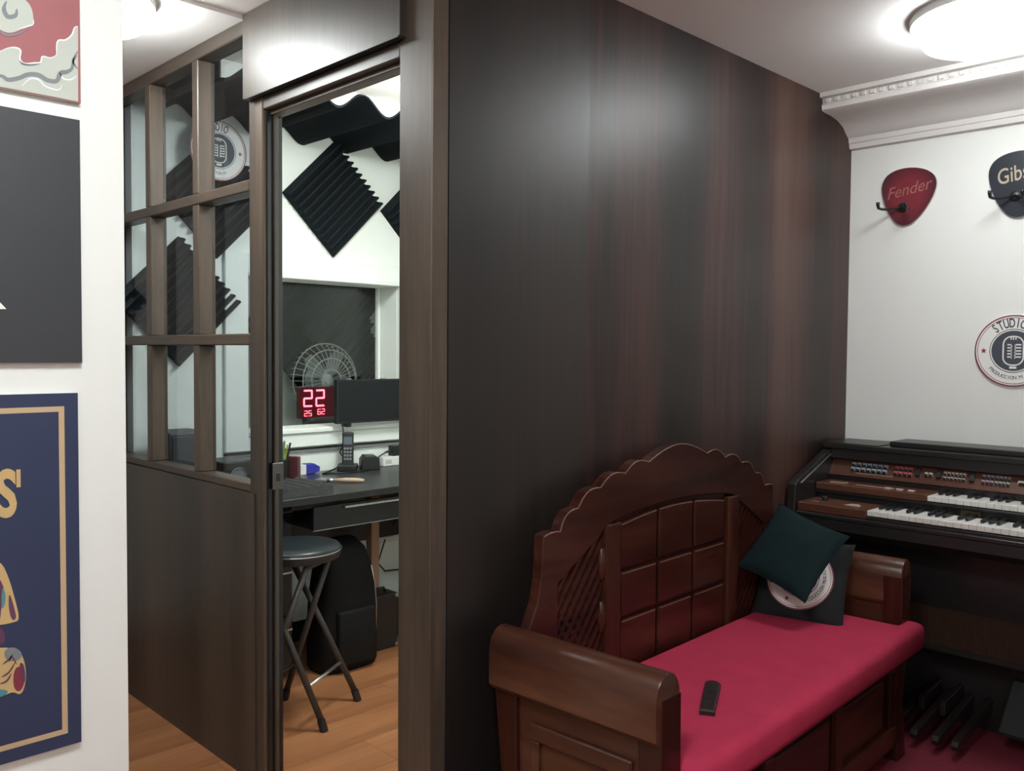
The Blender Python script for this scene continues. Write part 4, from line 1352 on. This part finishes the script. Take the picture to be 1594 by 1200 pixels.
for rr, zz_ in ((.20, .04), (.165, .08), (.12, .095), (.06, .10)):
    gmb.tube([(rr * math.cos(2 * PI * k / 40), rr * math.sin(2 * PI * k / 40), zz_) for k in range(41)], .003, 5)
for k in range(36):
    c_, s_ = math.cos(2 * PI * k / 36), math.sin(2 * PI * k / 36)
    gmb.tube([(.05 * c_, .05 * s_, .10), (.12 * c_, .12 * s_, .095), (.165 * c_, .165 * s_, .08), (.20 * c_, .20 * s_, .04), (.19 * c_, .19 * s_, -.01)], .0015, 4)
obj('grille', gmb.xf(FX), FANM, fan)
for k in range(5):
    an = 2 * PI * k / 5
    bl = MB().prism([(.02, -.015), (.06, -.05), (.16, -.06), (.178, -.01), (.11, .03), (.05, .02)], .045, .049, axis=2).xf(Matrix.Rotation(an, 4, 'Z')).xf(FX)
    obj('blade', bl, CELDARK, fan)
obj('hub', MB().lathe([(.035, .03), (.035, .06), (.02, .07), (.005, .072)], 24).xf(FX), FANM, fan)
c0, c1 = hit(466, 652, 1, 3.82), hit(466, 603, 1, 3.82)
cl0 = hit(466, 640, 1, 3.82).x
ck = tag(empty('led_clock', mtx=Matrix.Translation((cl0, 3.85, c0.z)) @ BTH_M), 'red digital clock glowing behind the inner window beside the display', 'clock')
CH = c1.z - c0.z
obj('case', MB().rbox((0, 0, 0), (.36, CH, .03), .004, 2), plain('dark red lens', (.10, .008, .016), .3), ck)
obj('stand', MB().rbox((.05, -c0.z, -.03), (.31, 0, .03), .003, 1), BLACK, ck)
seg = {'a': ((-.5, 1), (.5, 1)), 'b': ((.5, 1), (.5, 0)), 'c': ((.5, 0), (.5, -1)), 'd': ((-.5, -1), (.5, -1)), 'e': ((-.5, 0), (-.5, -1)), 'f': ((-.5, 1), (-.5, 0)), 'g': ((-.5, 0), (.5, 0))}
def digit(segs, cx, cy, h, w, r, mat):
    mb = MB()
    for s in segs:
        (x0, y0), (x1_, y1_) = seg[s]
        mb.tube([(cx + x0 * w * .8, cy + y0 * h * .92, .0315), (cx + x1_ * w * .8, cy + y1_ * h * .92, .0315)], r, 6)
    return mb
def led(nm, sg, x, y_, h, w):
    obj(nm, digit(sg, x, y_, h, w, h * .11, LEDRED), LEDRED, ck)
for x in (.048, .118):
    led('lit_digit', 'abged', x, CH * .64, CH * .27, .056)
led('small_lit_digit', 'abged', .036, CH * .16, CH * .09, .020)
led('small_lit_digit', 'afgcd', .060, CH * .16, CH * .09, .020)
led('small_lit_digit', 'afedcg', .112, CH * .20, CH * .09, .020)
led('small_lit_digit', 'abged', .136, CH * .20, CH * .09, .020)
